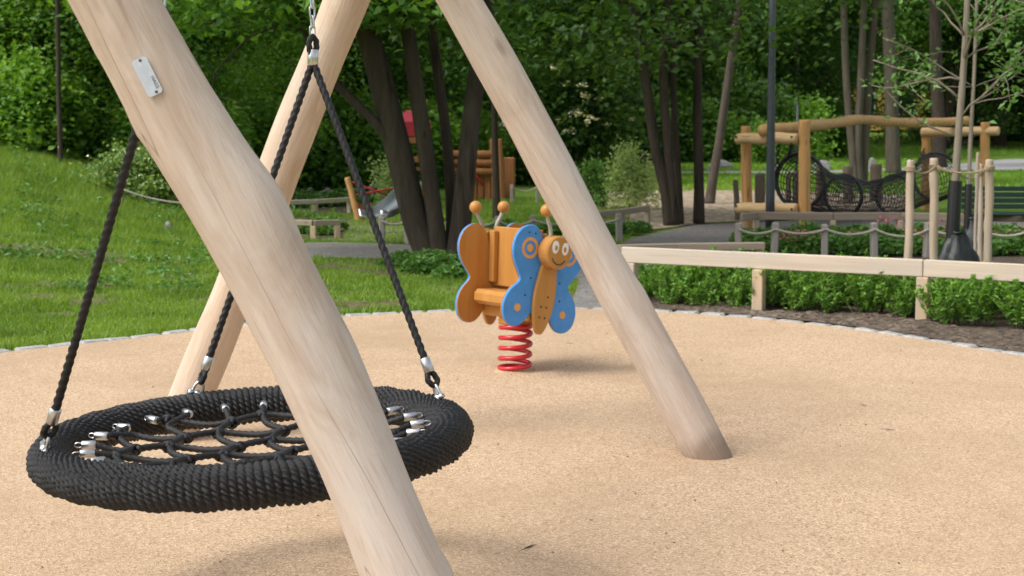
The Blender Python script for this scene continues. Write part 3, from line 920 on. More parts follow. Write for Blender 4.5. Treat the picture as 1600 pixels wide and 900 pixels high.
# maker's plate on the near leg
pc = P(235, 130, 3.22)
ax = (nT - nF).normalized()
toc = (V((0, 0, CAMH)) - pc).normalized()
pn = (toc - ax * toc.dot(ax)).normalized()
t_ = (pc - nF).dot(ax)
# outermost face of the log towards the camera, then the plate lies on it
side = ax.cross(pn)
plate_m = Matrix((side, ax, pn)).transposed()           # local x across, y along the leg, z out
def leg_centre(t):
    me = near_leg.data
    co = np.array([v.co[:] for v in me.vertices])
    L = (nT - nF).length
    ring = co[np.abs(co[:, 2] - t) < L / 50]
    c = ring.mean(axis=0)
    q = near_leg.rotation_quaternion
    return near_leg.location + q @ V((c[0], c[1], t)), float(np.linalg.norm((ring - c)[:, :2], axis=1).max())
lc, lr = leg_centre(t_)
off = (pc - lc).dot(side)
pcen = lc + side * off + pn * (math.sqrt(max(1e-4, lr * lr - off * off)) + .004)
plate = empty('maker_plate', pcen)
plate.rotation_mode = 'QUATERNION'
plate.rotation_quaternion = plate_m.to_quaternion()
tag(plate, 'small metal maker plate screwed to the near swing leg', 'plate')
mb = MB()
W2, H2, c_ = .0165, .042, .005
outl = [(-W2 + c_, -H2), (W2 - c_, -H2), (W2, -H2 + c_), (W2, H2 - c_), (W2 - c_, H2), (-W2 + c_, H2), (-W2, H2 - c_), (-W2, -H2 + c_)]
mb.add([(x, y, -.004) for x, y in outl] + [(x, y, 0) for x, y in outl], [tuple(range(8, 16)), tuple(range(7, -1, -1))] + [(i, (i + 1) % 8, 8 + (i + 1) % 8, 8 + i) for i in range(8)])
mb.build('backing', M['alu'], plate)
for sx, sy in ((.002, .0365), (.003, -.0365)):
    mb = MB()
    mb.tube([(sx, sy, -.006), (sx, sy, .002)], .0032, 10)
    mb.build('screw', M['stump'], plate)
def text(s, size, m, parent, loc, rot, name='lettering', ext=.0003):
    cu = bpy.data.curves.new(name, 'FONT')
    cu.body = s
    cu.size = size
    cu.extrude = ext
    cu.align_x = 'CENTER'
    cu.align_y = 'CENTER'
    tmp = bpy.data.objects.new('tmp', cu)
    col.objects.link(tmp)
    bpy.context.view_layer.update()
    me = bpy.data.meshes.new_from_object(tmp.evaluated_get(bpy.context.evaluated_depsgraph_get()))
    bpy.data.objects.remove(tmp)
    o = link(name, me, m, parent)
    o.location = loc
    o.rotation_euler = rot
    return o
text('HAGS', .0105, M['ink'], plate, (.0095, -.017, .0006), (0, 0, R(-90)))
for i in range(4):                                       # worn engraved rules on the plate
    mb = MB()
    mb.box((-.010 + i * .0042, .004 + .003 * (i % 2), .0002), (.0006, .046 - .006 * (i % 3), .0004))
    mb.build('engraved_rule', M['steel'], plate)

# ================================================================== NEST SWING
SC = V((-.745, 4.2, .50))
RM, RT = .574, .047
swing = tag(empty('nest_swing', SC), 'round black rope nest swing hanging from chains', 'swing')
swing.rotation_euler = (R(0), R(-2.4), R(0))
swing_m = Matrix.Translation(SC) @ swing.rotation_euler.to_matrix().to_4x4()
swing_i = swing_m.inverted()
def rope_ring():
    NW, SEG, NM = 176, 10, 120
    nu = NW * SEG
    u = np.arange(nu) / nu * 2 * np.pi
    v = np.arange(NM) / NM * 2 * np.pi
    U, W = np.meshgrid(u, v, indexing='ij')
    ph = (U * NW + W) / (2 * np.pi)                      # winding phase, one coil of rope per unit
    s = (ph - np.floor(ph)) * 2 - 1                      # across the rope
    coil = np.sqrt(np.clip(1 - s * s * .96, 0, 1))
    wob = .12 * np.sin(U * 23 + 1.7) + .1 * np.sin(U * 57)
    jit = np.sin(np.floor(ph) * 12.9898) * .45
    strand = np.abs(np.sin(10 * W + ph * (129 * np.pi / NW) + jit * .5 + wob * 2)) ** .8
    r = RT + .0035 * coil + .0100 * strand * (.25 + .75 * coil) + .0016 * np.sin(U * 31 + W * 3) + .0015 * np.sin(np.floor(ph) * 7.3)
    X = (RM + r * np.cos(W)) * np.cos(U)
    Y = (RM + r * np.cos(W)) * np.sin(U)
    Z = r * np.sin(W)
    vs = np.stack([X, Y, Z], -1).reshape(-1, 3)
    i, j = np.meshgrid(np.arange(nu), np.arange(NM), indexing='ij')
    i2 = (i + 1) % nu
    j2 = (j + 1) % NM
    # the winding closes on itself after one turn because the coil count is whole
    fs = np.stack([i * NM + j, i2 * NM + j, i2 * NM + j2, i * NM + j2], -1).reshape(-1, 4)
    o = link('ring', np_mesh('ring', vs, fs, 4, True), M['rope'], swing)
    tag(o, 'thick ring wound with black rope')
rope_ring()
def twisted(mb, pts, r, tw=95, n=12, step=.0065, phase=0.0):
    pts = [V(p) for p in pts]
    L = sum((b - a).length for a, b in zip(pts, pts[1:]))
    rs = resample(pts, step) if L > step * 2 else pts
    mb.tube(rs, r, n, lobes=3, twist=tw, depth=.30, phase=phase)
RI = RM - RT - .012                                     # inner edge of the ring
def sag(x, y):
    q = (x * x + y * y) / (RI * RI)
    return .016 - .045 * (1 - min(1, q))
ang = R(14)
ca, sa = math.cos(ang), math.sin(ang)
SP = .146
ferr = MB()
ferr.tube([(0, 0, -.0225), (0, 0, -.0205), (0, 0, .0205), (0, 0, .0225)], [.0125, .0145, .0145, .0125], 18)
ferr_me = ferr.mesh('ferrule')
ferr_me.materials.append(M['steel'])
def ferrule(p, d, parent, s=1.0, name='ferrule'):
    o = link(name, ferr_me, None, parent)
    o.location = p
    o.rotation_mode = 'QUATERNION'
    o.rotation_quaternion = V(d).to_track_quat('Z', 'Y')
    o.scale = (s, s, s * .95 if s > .9 else s * 1.05)
    return o
rows = [-2.5, -1.5, -.5, .5, 1.5, 2.5]
ZIG = .024
def line_pts(fam, c):
    """one net rope: a zigzag through its crossings, its ends led to evenly spaced ferrules on the ring"""
    pos = c * SP
    half = math.sqrt(RI * RI - pos * pos)
    e = half - .12
    n = int(2 * e / .016)
    mid = []
    for i in range(n + 1):
        t = -e + 2 * e * i / n
        zig = ZIG * math.cos(math.pi * (t / SP - .5) + math.pi * (c - .5))
        p, q = (t, pos + zig) if fam == 0 else (pos - zig, t)
        x, y = p * ca - q * sa, p * sa + q * ca
        mid.append(V((x, y, sag(x, y) + .006 * math.sin(math.pi * (t / SP) + math.pi * (c + fam)))))
    ends = []
    for sg in (-1, 1):
        p, q = (sg * half, pos) if fam == 0 else (pos, sg * half)
        an = math.atan2(q, p)
        an = math.floor(an / R(15)) * R(15) + R(7.5) + ang
        u = V((math.cos(an), math.sin(an), .035))
        ends.append((u * (RI - .062), u.normalized()))
    return catmull([ends[0][0]] + mid[::4] + [mid[-1], ends[1][0]], 5), ends
for fam in (0, 1):
    for c in rows:
        lp, ends = line_pts(fam, c)
        mb = MB()
        twisted(mb, lp, .0102, 100, phase=rng.uniform(0, 3))
        ro = mb.build('net_rope', M['rope'], swing)
        for e, u in ends:
            ferrule(e + u * .018, u, ro, .86)
            mb = MB()
            q = e + u * .046
            mb.tube([q + u * .013 * math.cos(k * math.pi / 6) + V((0, 0, 1)) * .007 * math.sin(k * math.pi / 6) for k in range(12)], .0022, 6, closed=True)
            mb.build('eye', M['steel'], ro)
mk = MB()
for k in range(4):                                       # a knot: four short rope turns bound round the crossing
    a0 = k * math.pi / 2 + .4
    pts = []
    for i in range(9):
        t = i / 8 * math.pi
        pts.append((.017 * math.cos(a0) * math.cos(t) - .006 * math.sin(a0) * (1 if k % 2 else -1), .017 * math.sin(a0) * math.cos(t) + .006 * math.cos(a0) * (1 if k % 2 else -1), .013 * math.sin(t) * (1 if k < 2 else -1)))
    mk.tube(pts, .0075, 8)
knot_me = mk.mesh('knot')
knot_me.materials.append(M['rope'])
for a in rows:
    for b in rows:
        x0, y0 = a * SP, b * SP
        if math.hypot(x0, y0) > RI - .06:
            continue
        # crossing of the two zigzag ropes
        zx = ZIG * math.cos(math.pi * (b - .5) + math.pi * (a - .5))
        zy = ZIG * math.cos(math.pi * (a - .5) + math.pi * (b - .5))
        x1, y1 = x0 - zx, y0 + zy
        x, y = x1 * ca - y1 * sa, x1 * sa + y1 * ca
        o = link('knot', knot_me, None, swing)
        o.location = (x, y, sag(x, y))
        o.rotation_euler = (rng.uniform(-.2, .2), rng.uniform(-.2, .2), rng.uniform(0, 3))
        o.scale = (1.0, 1.0, .95)
# hangers: two chains, each parting into two ropes
def beam_at(y):
    return beam_n + (beam_f - beam_n) * ((y - beam_n.y) / (beam_f.y - beam_n.y))
link_mb = MB()
pts = []
for k in range(24):
    a = 2 * math.pi * k / 24
    pts.append((.0085 * math.cos(a), 0, .0085 * math.sin(a) + (.010 if math.sin(a) >= 0 else -.010)))
link_mb.tube(pts, .0031, 8, closed=True)
link_me = link_mb.mesh('chain_link')
link_me.materials.append(M['steel'])
ANG = {'right': 27, 'back': 118, 'left': 206, 'front': 299}
def shackle_and_rope(node, deg):
    a = R(deg)
    top = V(((RM + .012) * math.cos(a), (RM + .012) * math.sin(a), RT + .012))
    d = (node - top).normalized()
    rad = V((math.cos(a), math.sin(a), 0))
    # bow shackle
    mb = MB()
    sd = d.cross(rad).normalized()
    b0_, b1_ = top - d * .012, top + d * .034
    loop = [b0_ + sd * .015, b0_ + d * .02 + sd * .016, b1_ - d * .01 + sd * .013, b1_ + sd * .006, b1_ - sd * .006, b1_ - d * .01 - sd * .013, b0_ + d * .02 - sd * .016, b0_ - sd * .015]
    mb.tube(catmull(loop, 4), .0052, 8)
    sh = mb.build('shackle', M['steel'], swing)
    mb = MB()
    mb.tube([b0_ + d * .006 - sd * .026, b0_ + d * .006 + sd * .026], .0085, 12)
    mb.tube([b0_ + d * .006 + sd * .016, b0_ + d * .006 + sd * .030], .0125, 12)
    mb.build('bolt', M['steel'], sh)
    mb = MB()
    mb.tube([top - V((0, 0, .02)), top + V((0, 0, .004))], [.019, .012], 12)
    mb.build('mount', M['steel'], sh)
    # thimble loop, ferrule and rope
    mb = MB()
    c0 = b1_ + d * .012
    lp = [c0 + d * .034 + rad * .004, c0 + d * .018 + rad * .013, c0 + rad * .014, c0 - d * .012, c0 - rad * .014, c0 + d * .018 - rad * .013, c0 + d * .034 - rad * .004]
    twisted(mb, catmull(lp, 4), .0095, 110)
    s0 = c0 + d * .045
    n = 60
    twisted(mb, [s0.lerp(node + V((0, 0, .004)), k / n) for k in range(n + 1)], .0118, 78)
    ro = mb.build('hanging_rope', M['rope'], swing)
    ferrule(c0 + d * .055, d, ro, 1.12)
def hanger(node_w, degs):
    node = swing_i @ node_w
    for dg in degs:
        shackle_and_rope(node, ANG[dg])
    up = (swing_i.to_3x3() @ V((0, 0, 1))).normalized()
    ferrule(node + up * .016, up, swing, 1.2, 'top_ferrule')
    mb = MB()
    e = up.orthogonal().normalized()
    c0 = node + up * .068
    twisted(mb, catmull([c0 - up * .05 + e * .005, c0 - up * .02 + e * .014, c0 + e * .013, c0 + up * .014, c0 - e * .013, c0 - up * .02 - e * .014, c0 - up * .05 - e * .005], 4), .0098, 110)
    mb.build('rope_eye', M['rope'], swing)
    top_z = BZ - .10
    z = node_w.z + .098
    k = 0
    while z < top_z:
        o = link('chain_link', link_me, None, swing)
        o.location = swing_i @ V((node_w.x, node_w.y, z))
        o.rotation_euler = (0, R(2.4), R(90 * (k % 2) + 35))
        z += .0305
        k += 1
    t = swing_i @ V((node_w.x, node_w.y, top_z))
    q = swing_i @ beam_at(node_w.y)
    mb = MB()
    mb.tube([t, t.lerp(q, .5), q], .012, 8)
    mb.build('hanger_bolt', M['steel'], swing)
hanger(P(489, 98, 4.72), ('right', 'back'))
hanger(P(254, 66, 3.62), ('left', 'front'))

# ================================================================== BUTTERFLY SPRING ROCKER
rk0 = G(804, 579)
rk = empty('spring_rocker', rk0, R(46))
rk.rotation_euler = (0, R(2.0), R(39))
tag(rk, 'blue and orange butterfly spring rocker on a red coil', 'spring rocker')
half = [(0, .655), (.035, .70), (.055, .775), (.085, .825), (.125, .846), (.172, .835), (.212, .80), (.235, .745), (.236, .685), (.215, .625), (.18, .572), (.163, .54), (.172, .513), (.205, .48), (.232, .435), (.243, .385), (.236, .33), (.212, .292), (.175, .27), (.135, .272), (.10, .298), (.065, .345), (.03, .385), (0, .40)]
def smooth_closed(pts, n=4):
    pts = [V((p[0], p[1], 0)) for p in pts]
    out = []
    m = len(pts)
    for i in range(m):
        p0, p1, p2, p3 = pts[i - 1], pts[i], pts[(i + 1) % m], pts[(i + 2) % m]
        for k in range(n):
            t = k / n
            q = .5 * ((2 * p1) + (p2 - p0) * t + (2 * p0 - 5 * p1 + 4 * p2 - p3) * t * t + (3 * p1 - p0 - 3 * p2 + p3) * t ** 3)
            out.append((q.x, q.y))
    return out
# anticlockwise seen from the front: x to the right, z up
half = [(x * 1.12, z) for x, z in half]
wing = smooth_closed([(-x, z) for x, z in half] + [(x, z) for x, z in reversed(half[1:-1])], 3)
area = sum(wing[i - 1][0] * wing[i][1] - wing[i][0] * wing[i - 1][1] for i in range(len(wing)))
if area < 0:
    wing.reverse()
def disc_outline(cx, cz, rx, rz=None, n=28):
    rz = rz or rx
    return [(cx + rx * math.cos(2 * math.pi * k / n), cz + rz * math.sin(2 * math.pi * k / n)) for k in range(n)]
def ringplate(mb, cx, cz, r0, r1, y, y2, n=32):
    vs, fs = [], []
    for yy in (y, y2):
        for r in (r0, r1):
            vs += [(cx + r * math.cos(2 * math.pi * k / n), yy, cz + r * math.sin(2 * math.pi * k / n)) for k in range(n)]
    for k in range(n):
        j = (k + 1) % n
        fs += [(k, j, n + j, n + k), (n + k, n + j, 3 * n + j, 3 * n + k), (j, k, 2 * n + k, 2 * n + j)]
    mb.add(vs, fs)
GAP = .212                                                # half the distance between the two butterfly boards
def butterfly(sgn):
    """sgn -1: the front board (towards local -y), +1: the rear one, mirrored"""
    b = empty('butterfly_board')
    b.parent = rk
    b.location = (0, sgn * GAP, 0)
    b.rotation_euler = (0, 0, 0 if sgn < 0 else math.pi)
    if sgn < 0:                                          # the front board sits a little askew
        b.rotation_euler = (0, R(10), 0)
        b.location = (-.08, sgn * GAP, 0)
    mb = MB(); mb.prism(wing, -.020, -.002, .004); mb.build('blue_wings', M['blue'], b)
    core = [(x * .997, .56 + (z - .56) * .997) for x, z in wing]
    mb = MB(); mb.prism(core, -.002, .004); mb.build('wing_back', M['ply'], b)
    mb = MB(); mb.prism(smooth_closed([(-.035, .265), (0, .243), (.035, .265), (.068, .36), (.078, .47), (.066, .57), (.045, .645), (-.045, .645), (-.066, .57), (-.078, .47), (-.068, .36)], 3), -.044, -.0195, .006)
    mb.build('body', M['ply'], b)
    mb = MB(); mb.prism(disc_outline(0, .715, .096), -.105, -.0195, .010); hd = mb.build('head', M['ply'], b)
    for s in (-1, 1):
        mb = MB(); mb.prism(disc_outline(s * .036, .742, .024, .036), -.1085, -.1045, .001); mb.build('eye_white', M['white'], hd)
        mb = MB(); mb.prism(disc_outline(s * .033, .738, .010, .015), -.1105, -.108); mb.build('pupil', M['ply'], hd)
        mb = MB(); ringplate(mb, s * .148, .715, .042, .060, -.0215, -.0195); mb.build('wing_ring', M['orange'], b)
        mb = MB(); mb.prism(disc_outline(s * .148, .715, .022), -.0215, -.0195); mb.build('wing_dot', M['orange'], b)
        mb = MB(); mb.prism(disc_outline(s * .170, .375, .022), -.0215, -.0195); mb.build('wing_dot', M['orange'], b)
        # antenna
        mb = MB()
        mb.tube(catmull([V((s * .045, -.06, .79)), V((s * .058, -.06, .84)), V((s * .085, -.06, .885)), V((s * .098, -.06, .91))], 4), .011, 10)
        an = mb.build('antenna', M['palerope'], b)
        mb = MB(); mb.ball((s * .105, -.06, .937), .037, 20); mb.build('wooden_ball', M['ply'], an)
        for bx, bz in ((.125, .80), (.172, .80), (.11, .55), (.13, .45)):
            mb = MB(); mb.tube([(s * bx, -.024, bz), (s * bx, -.018, bz)], .005 if bz < .7 else (.013 if s > 0 else .0045), 10)
            mb.build('bolt_cap', M['black'], b)
    sm_ = [V((.052 * math.cos(a), -.1055, .70 + .052 * math.sin(a))) for a in [R(205 + k * 13) for k in range(11)]]
    mb = MB(); mb.tube(sm_, .004, 6); mb.build('smile', M['ink'], hd)
    for bx, bz in ((.02, .40), (-.02, .40), (.02, .34), (-.02, .34), (.02, .46)):
        mb = MB(); mb.tube([(bx, -.047, bz), (bx, -.041, bz)], .0055, 8); mb.build('bolt_cap', M['black'], b)
butterfly(-1)
butterfly(1)
mb = MB(); mb.box((0, 0, .655), (.030, GAP * 2 - .012, .345), None, .004); mb.build('backrest', M['ply'], rk)
for s in (-1, 1):
    for e in (-1, 1):
        mb = MB(); mb.box((s * .034, e * (GAP - .030), .655), (.034, .045, .30), None, .004); mb.build('batten', M['ply'], rk)
    mb = MB(); mb.box((s * .085, 0, .425), (.165, GAP * 2 - .012, .085), None, .022); mb.build('seat', M['ply'], rk)
mb = MB(); mb.box((0, 0, .345), (.16, GAP * 2 - .012, .07), None, .01); mb.build('under_beam', M['ply'], rk)
mb = MB(); mb.box((0, 0, .288), (.15, .15, .04), None, .006); mb.build('top_bracket', M['ply'], rk)
pts = []
N_C = 5.0
for k in range(int(N_C * 36) + 1):
    a = 2 * math.pi * k / 36
    t = k / (N_C * 36)
    e = .016 + (.262 - .016) * max(0, min(1, (t - .1) / .82))
    pts.append((.088 * math.cos(a), .088 * math.sin(a), e))
mb = MB(); mb.tube(pts, .0135, 12); mb.build('spring', M['red'], rk)
mb = MB(); mb.tube([(0, 0, -.02), (0, 0, .006)], [.12, .118], 32); mb.build('base_plate', M['tan'], rk)

# ================================================================== NEAR RAIL FENCE
def xrot(a, b):
    d = b - a
    return Matrix.Rotation(math.atan2(d.y, d.x), 3, 'Z')
def rail_fence(name, label, posts, top, rail_h=.125, rail_t=.05, post_w=.085, pm='post', rm='plank', ext=(.04, .04), drop=0.0, group=None, joints=None, zs=None):
    """posts: ground points; boards on edge butt end to end over the posts"""
    root = empty(name, posts[0])
    o = V(posts[0])
    for i, p in enumerate(posts):
        mb = MB()
        a, b = posts[max(i - 1, 0)], posts[min(i + 1, len(posts) - 1)]
        h = top - rail_h - .002
        mb.box((0, 0, (h - .06) / 2), (post_w, post_w, h + .06), xrot(V(a), V(b)), .006)
        mb.build('post', M[pm], root, V(p) - o)
    js = joints or [(i, i + 1) for i in range(len(posts) - 1)]
    for k, (i, j) in enumerate(js):
        a, b = V(posts[i]), V(posts[j])
        d = (b - a).normalized()
        if i == 0: a = a - d * ext[0]
        else: a = a + d * .003
        if j == len(posts) - 1: b = b + d * ext[1]
        else: b = b - d * .003
        mb = MB()
        mb.box((0, 0, 0), ((b - a).length, rail_t, rail_h), None, .006)
        r = mb.build('rail', M[rm], root)
        r.location = (a + b) / 2 - o + V((0, 0, top - rail_h / 2))
        r.rotation_euler = (0, 0, math.atan2(d.y, d.x))
    tag(root, label, 'fence', group)
    return root
f0, f1, f2 = V((.955, 11.72, 0)), G(1185, 488), G(1441, 503)
fm = f0.lerp(f1, .36)
f3 = f2 + V((1.25, -.78, 0))
rail_fence('rail_fence', 'near pale timber rail fence edging the shrub bed', [f0, f1, f2, f3], .455, ext=(.08, .1), joints=[(0, 2), (2, 3)])
rail_fence('rail_fence', 'timber rail fence running behind the rope fence by the net tunnel', [G(1160, 372), G(1181, 369), G(1301, 370), G(1406, 370), G(1530, 372), G(1640, 374)], .315, .10, .05, .07, rm='oldplank')
rail_fence('rail_fence', 'small weathered rail beside the pale willow bush', [G(916, 372), G(972, 365), G(1011, 358)], .33, .08, .06, .07, pm='oldplank', rm='oldplank')
rail_fence('rail_fence', 'low timber rail in front of the small soil bed', [G(440, 371), G(490, 373), G(527, 372)], .235, .07, .06, .07, rm='oldplank')
rail_fence('rail_fence', 'timber rail across the far end of the small soil bed', [G(420, 341), G(492, 338), G(547, 334)], .27, .07, .06, .08, rm='plank')
rail_fence('rail_fence', 'low weathered rail half hidden just behind the near rail fence', [G(972, 437), G(1056, 434), G(1186, 432)], .325, .07, .10, .07, rm='oldplank')

# rope fences
def rope_fence(name, label, posts, h, w=.075, sagd=.07, pm='greypost', ground=None):
    root = empty(name, posts[0])
    o = V(posts[0])
    for i, p in enumerate(posts):
        mb = MB()
        tilt = Matrix.Rotation(R(rng.uniform(-2, 2)), 3, 'Y') @ Matrix.Rotation(rng.uniform(-.2, .2), 3, 'Z')
        hh = h * rng.uniform(.96, 1.05)
        mb.box((0, 0, (hh - .06) / 2), (w, w, hh + .06), tilt, .014)
        mb.build('post', M[pm], root, V(p) - o)
    for a, b in zip(posts, posts[1:]):
        mb = MB()
        s = sagd * rng.uniform(.7, 1.25)
        pts = []
        for k in range(15):
            t = k / 14
            q = V(a).lerp(V(b), t) - o
            pts.append(q + V((0, -w * .5 - .012, h * .84 - s * 4 * t * (1 - t))))
        mb.tube(pts, .014, 8, lobes=3, twist=60)
        mb.build('rope', M['palerope'], root)
    tag(root, label, 'rope fence')
rope_fence('rope_fence', 'rope fence with grey posts behind the near shrub bed', [G(x, 402) for x in (1153, 1210, 1288, 1365, 1448, 1527, 1610, 1690)], .37, .075)
rope_fence('rope_fence', 'rope fence with grey posts along the gravel behind the rocker', [G(x, y) for x, y in ((597, 381), (637, 381), (708, 381), (778, 381), (833, 380), (900, 379), (967, 377))], .34, .075, .06)
rope_fence('rope_fence', 'low rope fence on the far bed below the wood', [G(x, y) for x, y in ((446, 314), (484, 313), (512, 312), (545, 309), (580, 306))], .24, .085, .05)
rope_fence('rope_fence', 'far rope fence beside the log play hut', [G(x, y) for x, y in ((800, 318), (840, 316), (880, 315))], .36, .07, .08)
rope_fence('rope_fence', 'thin rope fence half hidden on the grassy bank', [V((-5.3, 20.0, hgt(-5.3, 20))), V((-4.3, 20.2, hgt(-4.3, 20.2))), V((-3.3, 20.6, hgt(-3.3, 20.6)))], .30, .06, .05)

# ------------------------------------------------------------------ shrubs in the near bed and ground cover
def shrub_proto(seed, h, spread, nst, nl, leaf, lm):
    rg = random.Random(seed)
    mb = MB()
    C, A = [], []
    for i in range(nst):
        a = rg.uniform(0, 6.28)
        d = V((math.cos(a) * spread, math.sin(a) * spread, h)).normalized()
        L = h * rg.uniform(.65, 1.15)
        pts, _ = branch(mb, (rg.gauss(0, spread * .25), rg.gauss(0, spread * .25), -.02), d, L, .004, .0015, 6, .09, -.02, 4, rg)
        for k in range(nl):
            t = rg.uniform(.12, 1.0) ** .8
            q = pts[min(6, int(t * 6))].lerp(pts[min(6, int(t * 6) + 1)], t * 6 % 1)
            b = rg.uniform(0, 6.28)
            out = V((math.cos(b), math.sin(b), .55 + .9 * t)).normalized()
            C.append(tuple(q + out * leaf * .5))
            A.append(tuple(out))
    o = empty('low_shrub')
    mb.build('stems', M['greybark'], o)
    n = len(C)
    link('foliage', leaf_mesh('foliage', C, nrg.uniform(.65, 1.25, n) * leaf, up=.25, wide=.24, axis=np.array(A), follow=.85), M[lm], o)
    return o
SH = [shrub_proto(90 + i, .36 + .03 * (i % 3), .18 + .02 * (i % 2), 28, 30, .052, 'leaf_shrub') for i in range(4)]
su = [False] * 4
def put_shrub(protos_, used_, x, y, s, label, group):
    k = rng.randrange(len(protos_))
    if len(protos_) == 3 and k == 2 and (rng.random() < .65 or 'rope fence' not in label or x < 2):
        k = 0
    o = protos_[k] if not used_[k] else copy_tree(protos_[k])
    used_[k] = True
    o.location = (x, y, hgt(x, y))
    o.scale = (s, s, s * rng.uniform(.85, 1.12))
    o.rotation_euler = (0, 0, rng.uniform(0, 6.28))
    tag(o, label, 'shrub', group)
fl = lambda x: f0.lerp(f2, (x - f0.x) / (f2.x - f0.x)).y if x < f2.x else f2.y - (x - f2.x) * .6
for rowi, dy in enumerate((.10, .36, .66, 1.0)):
    x = 1.02 + .1 * (rowi % 2)
    nth = 1
    while x < 4.6 + rowi * .3:
        if not (rowi == 0 and rng.random() < .12):
            put_shrub(SH, su, x + rng.uniform(-.05, .05), fl(x) + dy + rng.uniform(-.07, .07) - (.17 if x > 3.1 and rowi == 0 else 0), rng.uniform(.80, 1.0) * (.95 if rowi == 0 else 1.0) * (.74 + .26 * sm((x - 1.0) / .8)), f'bright low shrub in the {("front", "second", "third", "rear")[rowi]} row {"between the swing leg and first rail post" if x < f1.x else ("between the two near rail posts" if x < f2.x else "past the rail joint by the staked tree")}', 'low shrubs behind the near rail fence')
            nth += 1
        x += rng.uniform(.20, .27)
for k in range(4):
    if not su[k]:
        put_shrub([SH[k]], [False], 3.3 + k * .2, 11.6, .9, 'bright green low shrub in the soil bed behind the near rail fence', 'low shrubs behind the near rail fence')
def cover_proto(seed, r, h, n, leaf, lm, flowers=0):
    g = np.random.default_rng(seed)
    o = empty('ground_cover_plant')
    a = g.uniform(0, 6.28, n)
    q = np.sqrt(g.uniform(0, 1, n)) * r
    z = h * (1 - (q / r) ** 2 * .6) * g.uniform(.35, 1.05, n)
    C = np.stack([q * np.cos(a), q * np.sin(a), z], 1)
    link('foliage', leaf_mesh('foliage', C, g.uniform(.7, 1.3, n) * leaf, up=1.0, wide=.36), M[lm], o)
    link('stems', stem_mesh(seed, 10, h, r, .004), M['greybark'], o)
    if flowers:
        C = np.stack([g.normal(0, r * .5, flowers), g.normal(0, r * .5, flowers), h * g.uniform(.9, 1.3, flowers)], 1)
        link('blossom', leaf_mesh('blossom', C, .04, wide=.4), M['pink'], o)
    return o
CV = [cover_proto(110, .24, .20, 420, .075, 'leaf_cover'), cover_proto(111, .26, .24, 460, .07, 'leaf_cover'), cover_proto(112, .24, .22, 420, .07, 'leaf_cover', 40)]
cu_ = [False] * 3
for px in range(1172, 1660, 17):
    for py in (398, 388, 377):
        p = G(px + rng.uniform(-6, 6), py)
        put_shrub(CV, cu_, p.x, p.y, rng.uniform(.75, 1.05), f'leafy ground cover plant in the {dict(((398, "front"), (388, "middle"), (377, "back")))[py]} row under the {("first", "second", "third", "fourth", "fifth", "sixth", "seventh")[sum(px > q for q in (1210, 1288, 1365, 1448, 1527, 1610))]} rope fence span', 'ground cover plants under the rope fence')
for px, py, s in [(450, 366, .8), (475, 364, .7), (505, 367, .9), (520, 362, .8), (462, 358, .8), (500, 356, .8), (515, 352, .8)]:
    p = G(px, py)
    put_shrub(CV, cu_, p.x, p.y, s, 'small leafy plant in the soil bed behind the low rail', 'plants in the small soil bed')
for px, py, s in [(400, 327, 1.1), (440, 326, 1.2), (465, 324, 1.1), (492, 324, 1.2), (520, 322, 1.3), (545, 322, 1.1), (560, 318, 1.2), (480, 318, 1.2), (455, 316, 1.2), (530, 314, 1.2)]:
    p = G(px, py)
    put_shrub(CV, cu_, p.x, p.y, s, 'leafy plant in the far bed below the low rope fence', 'plants in the far bed')
for px, py, s in [(655, 377, .8), (675, 376, .7), (760, 372, .9), (790, 370, 1.), (820, 371, 1.), (850, 370, .9), (880, 371, 1.), (905, 370, .9), (935, 368, 1.), (952, 366, .9), (985, 366, .7), (1000, 362, .7)]:
    p = G(px, py)
    put_shrub(CV, cu_, p.x, p.y, s, 'leafy plant behind the rope fence on the gravel', 'plants behind the rope fence on the gravel')
for px, py, s in [(630, 412, .75), (648, 418, .8), (668, 421, .85), (690, 424, .9), (712, 425, .9), (735, 421, .85), (752, 414, .8), (655, 428, .7), (700, 434, .7), (612, 416, .6)]:
    p = G(px, py)
    put_shrub(CV, cu_, p.x, p.y, s, 'weedy leafy plant round the foot of the many-stemmed tree', 'weeds round the many-stemmed tree')

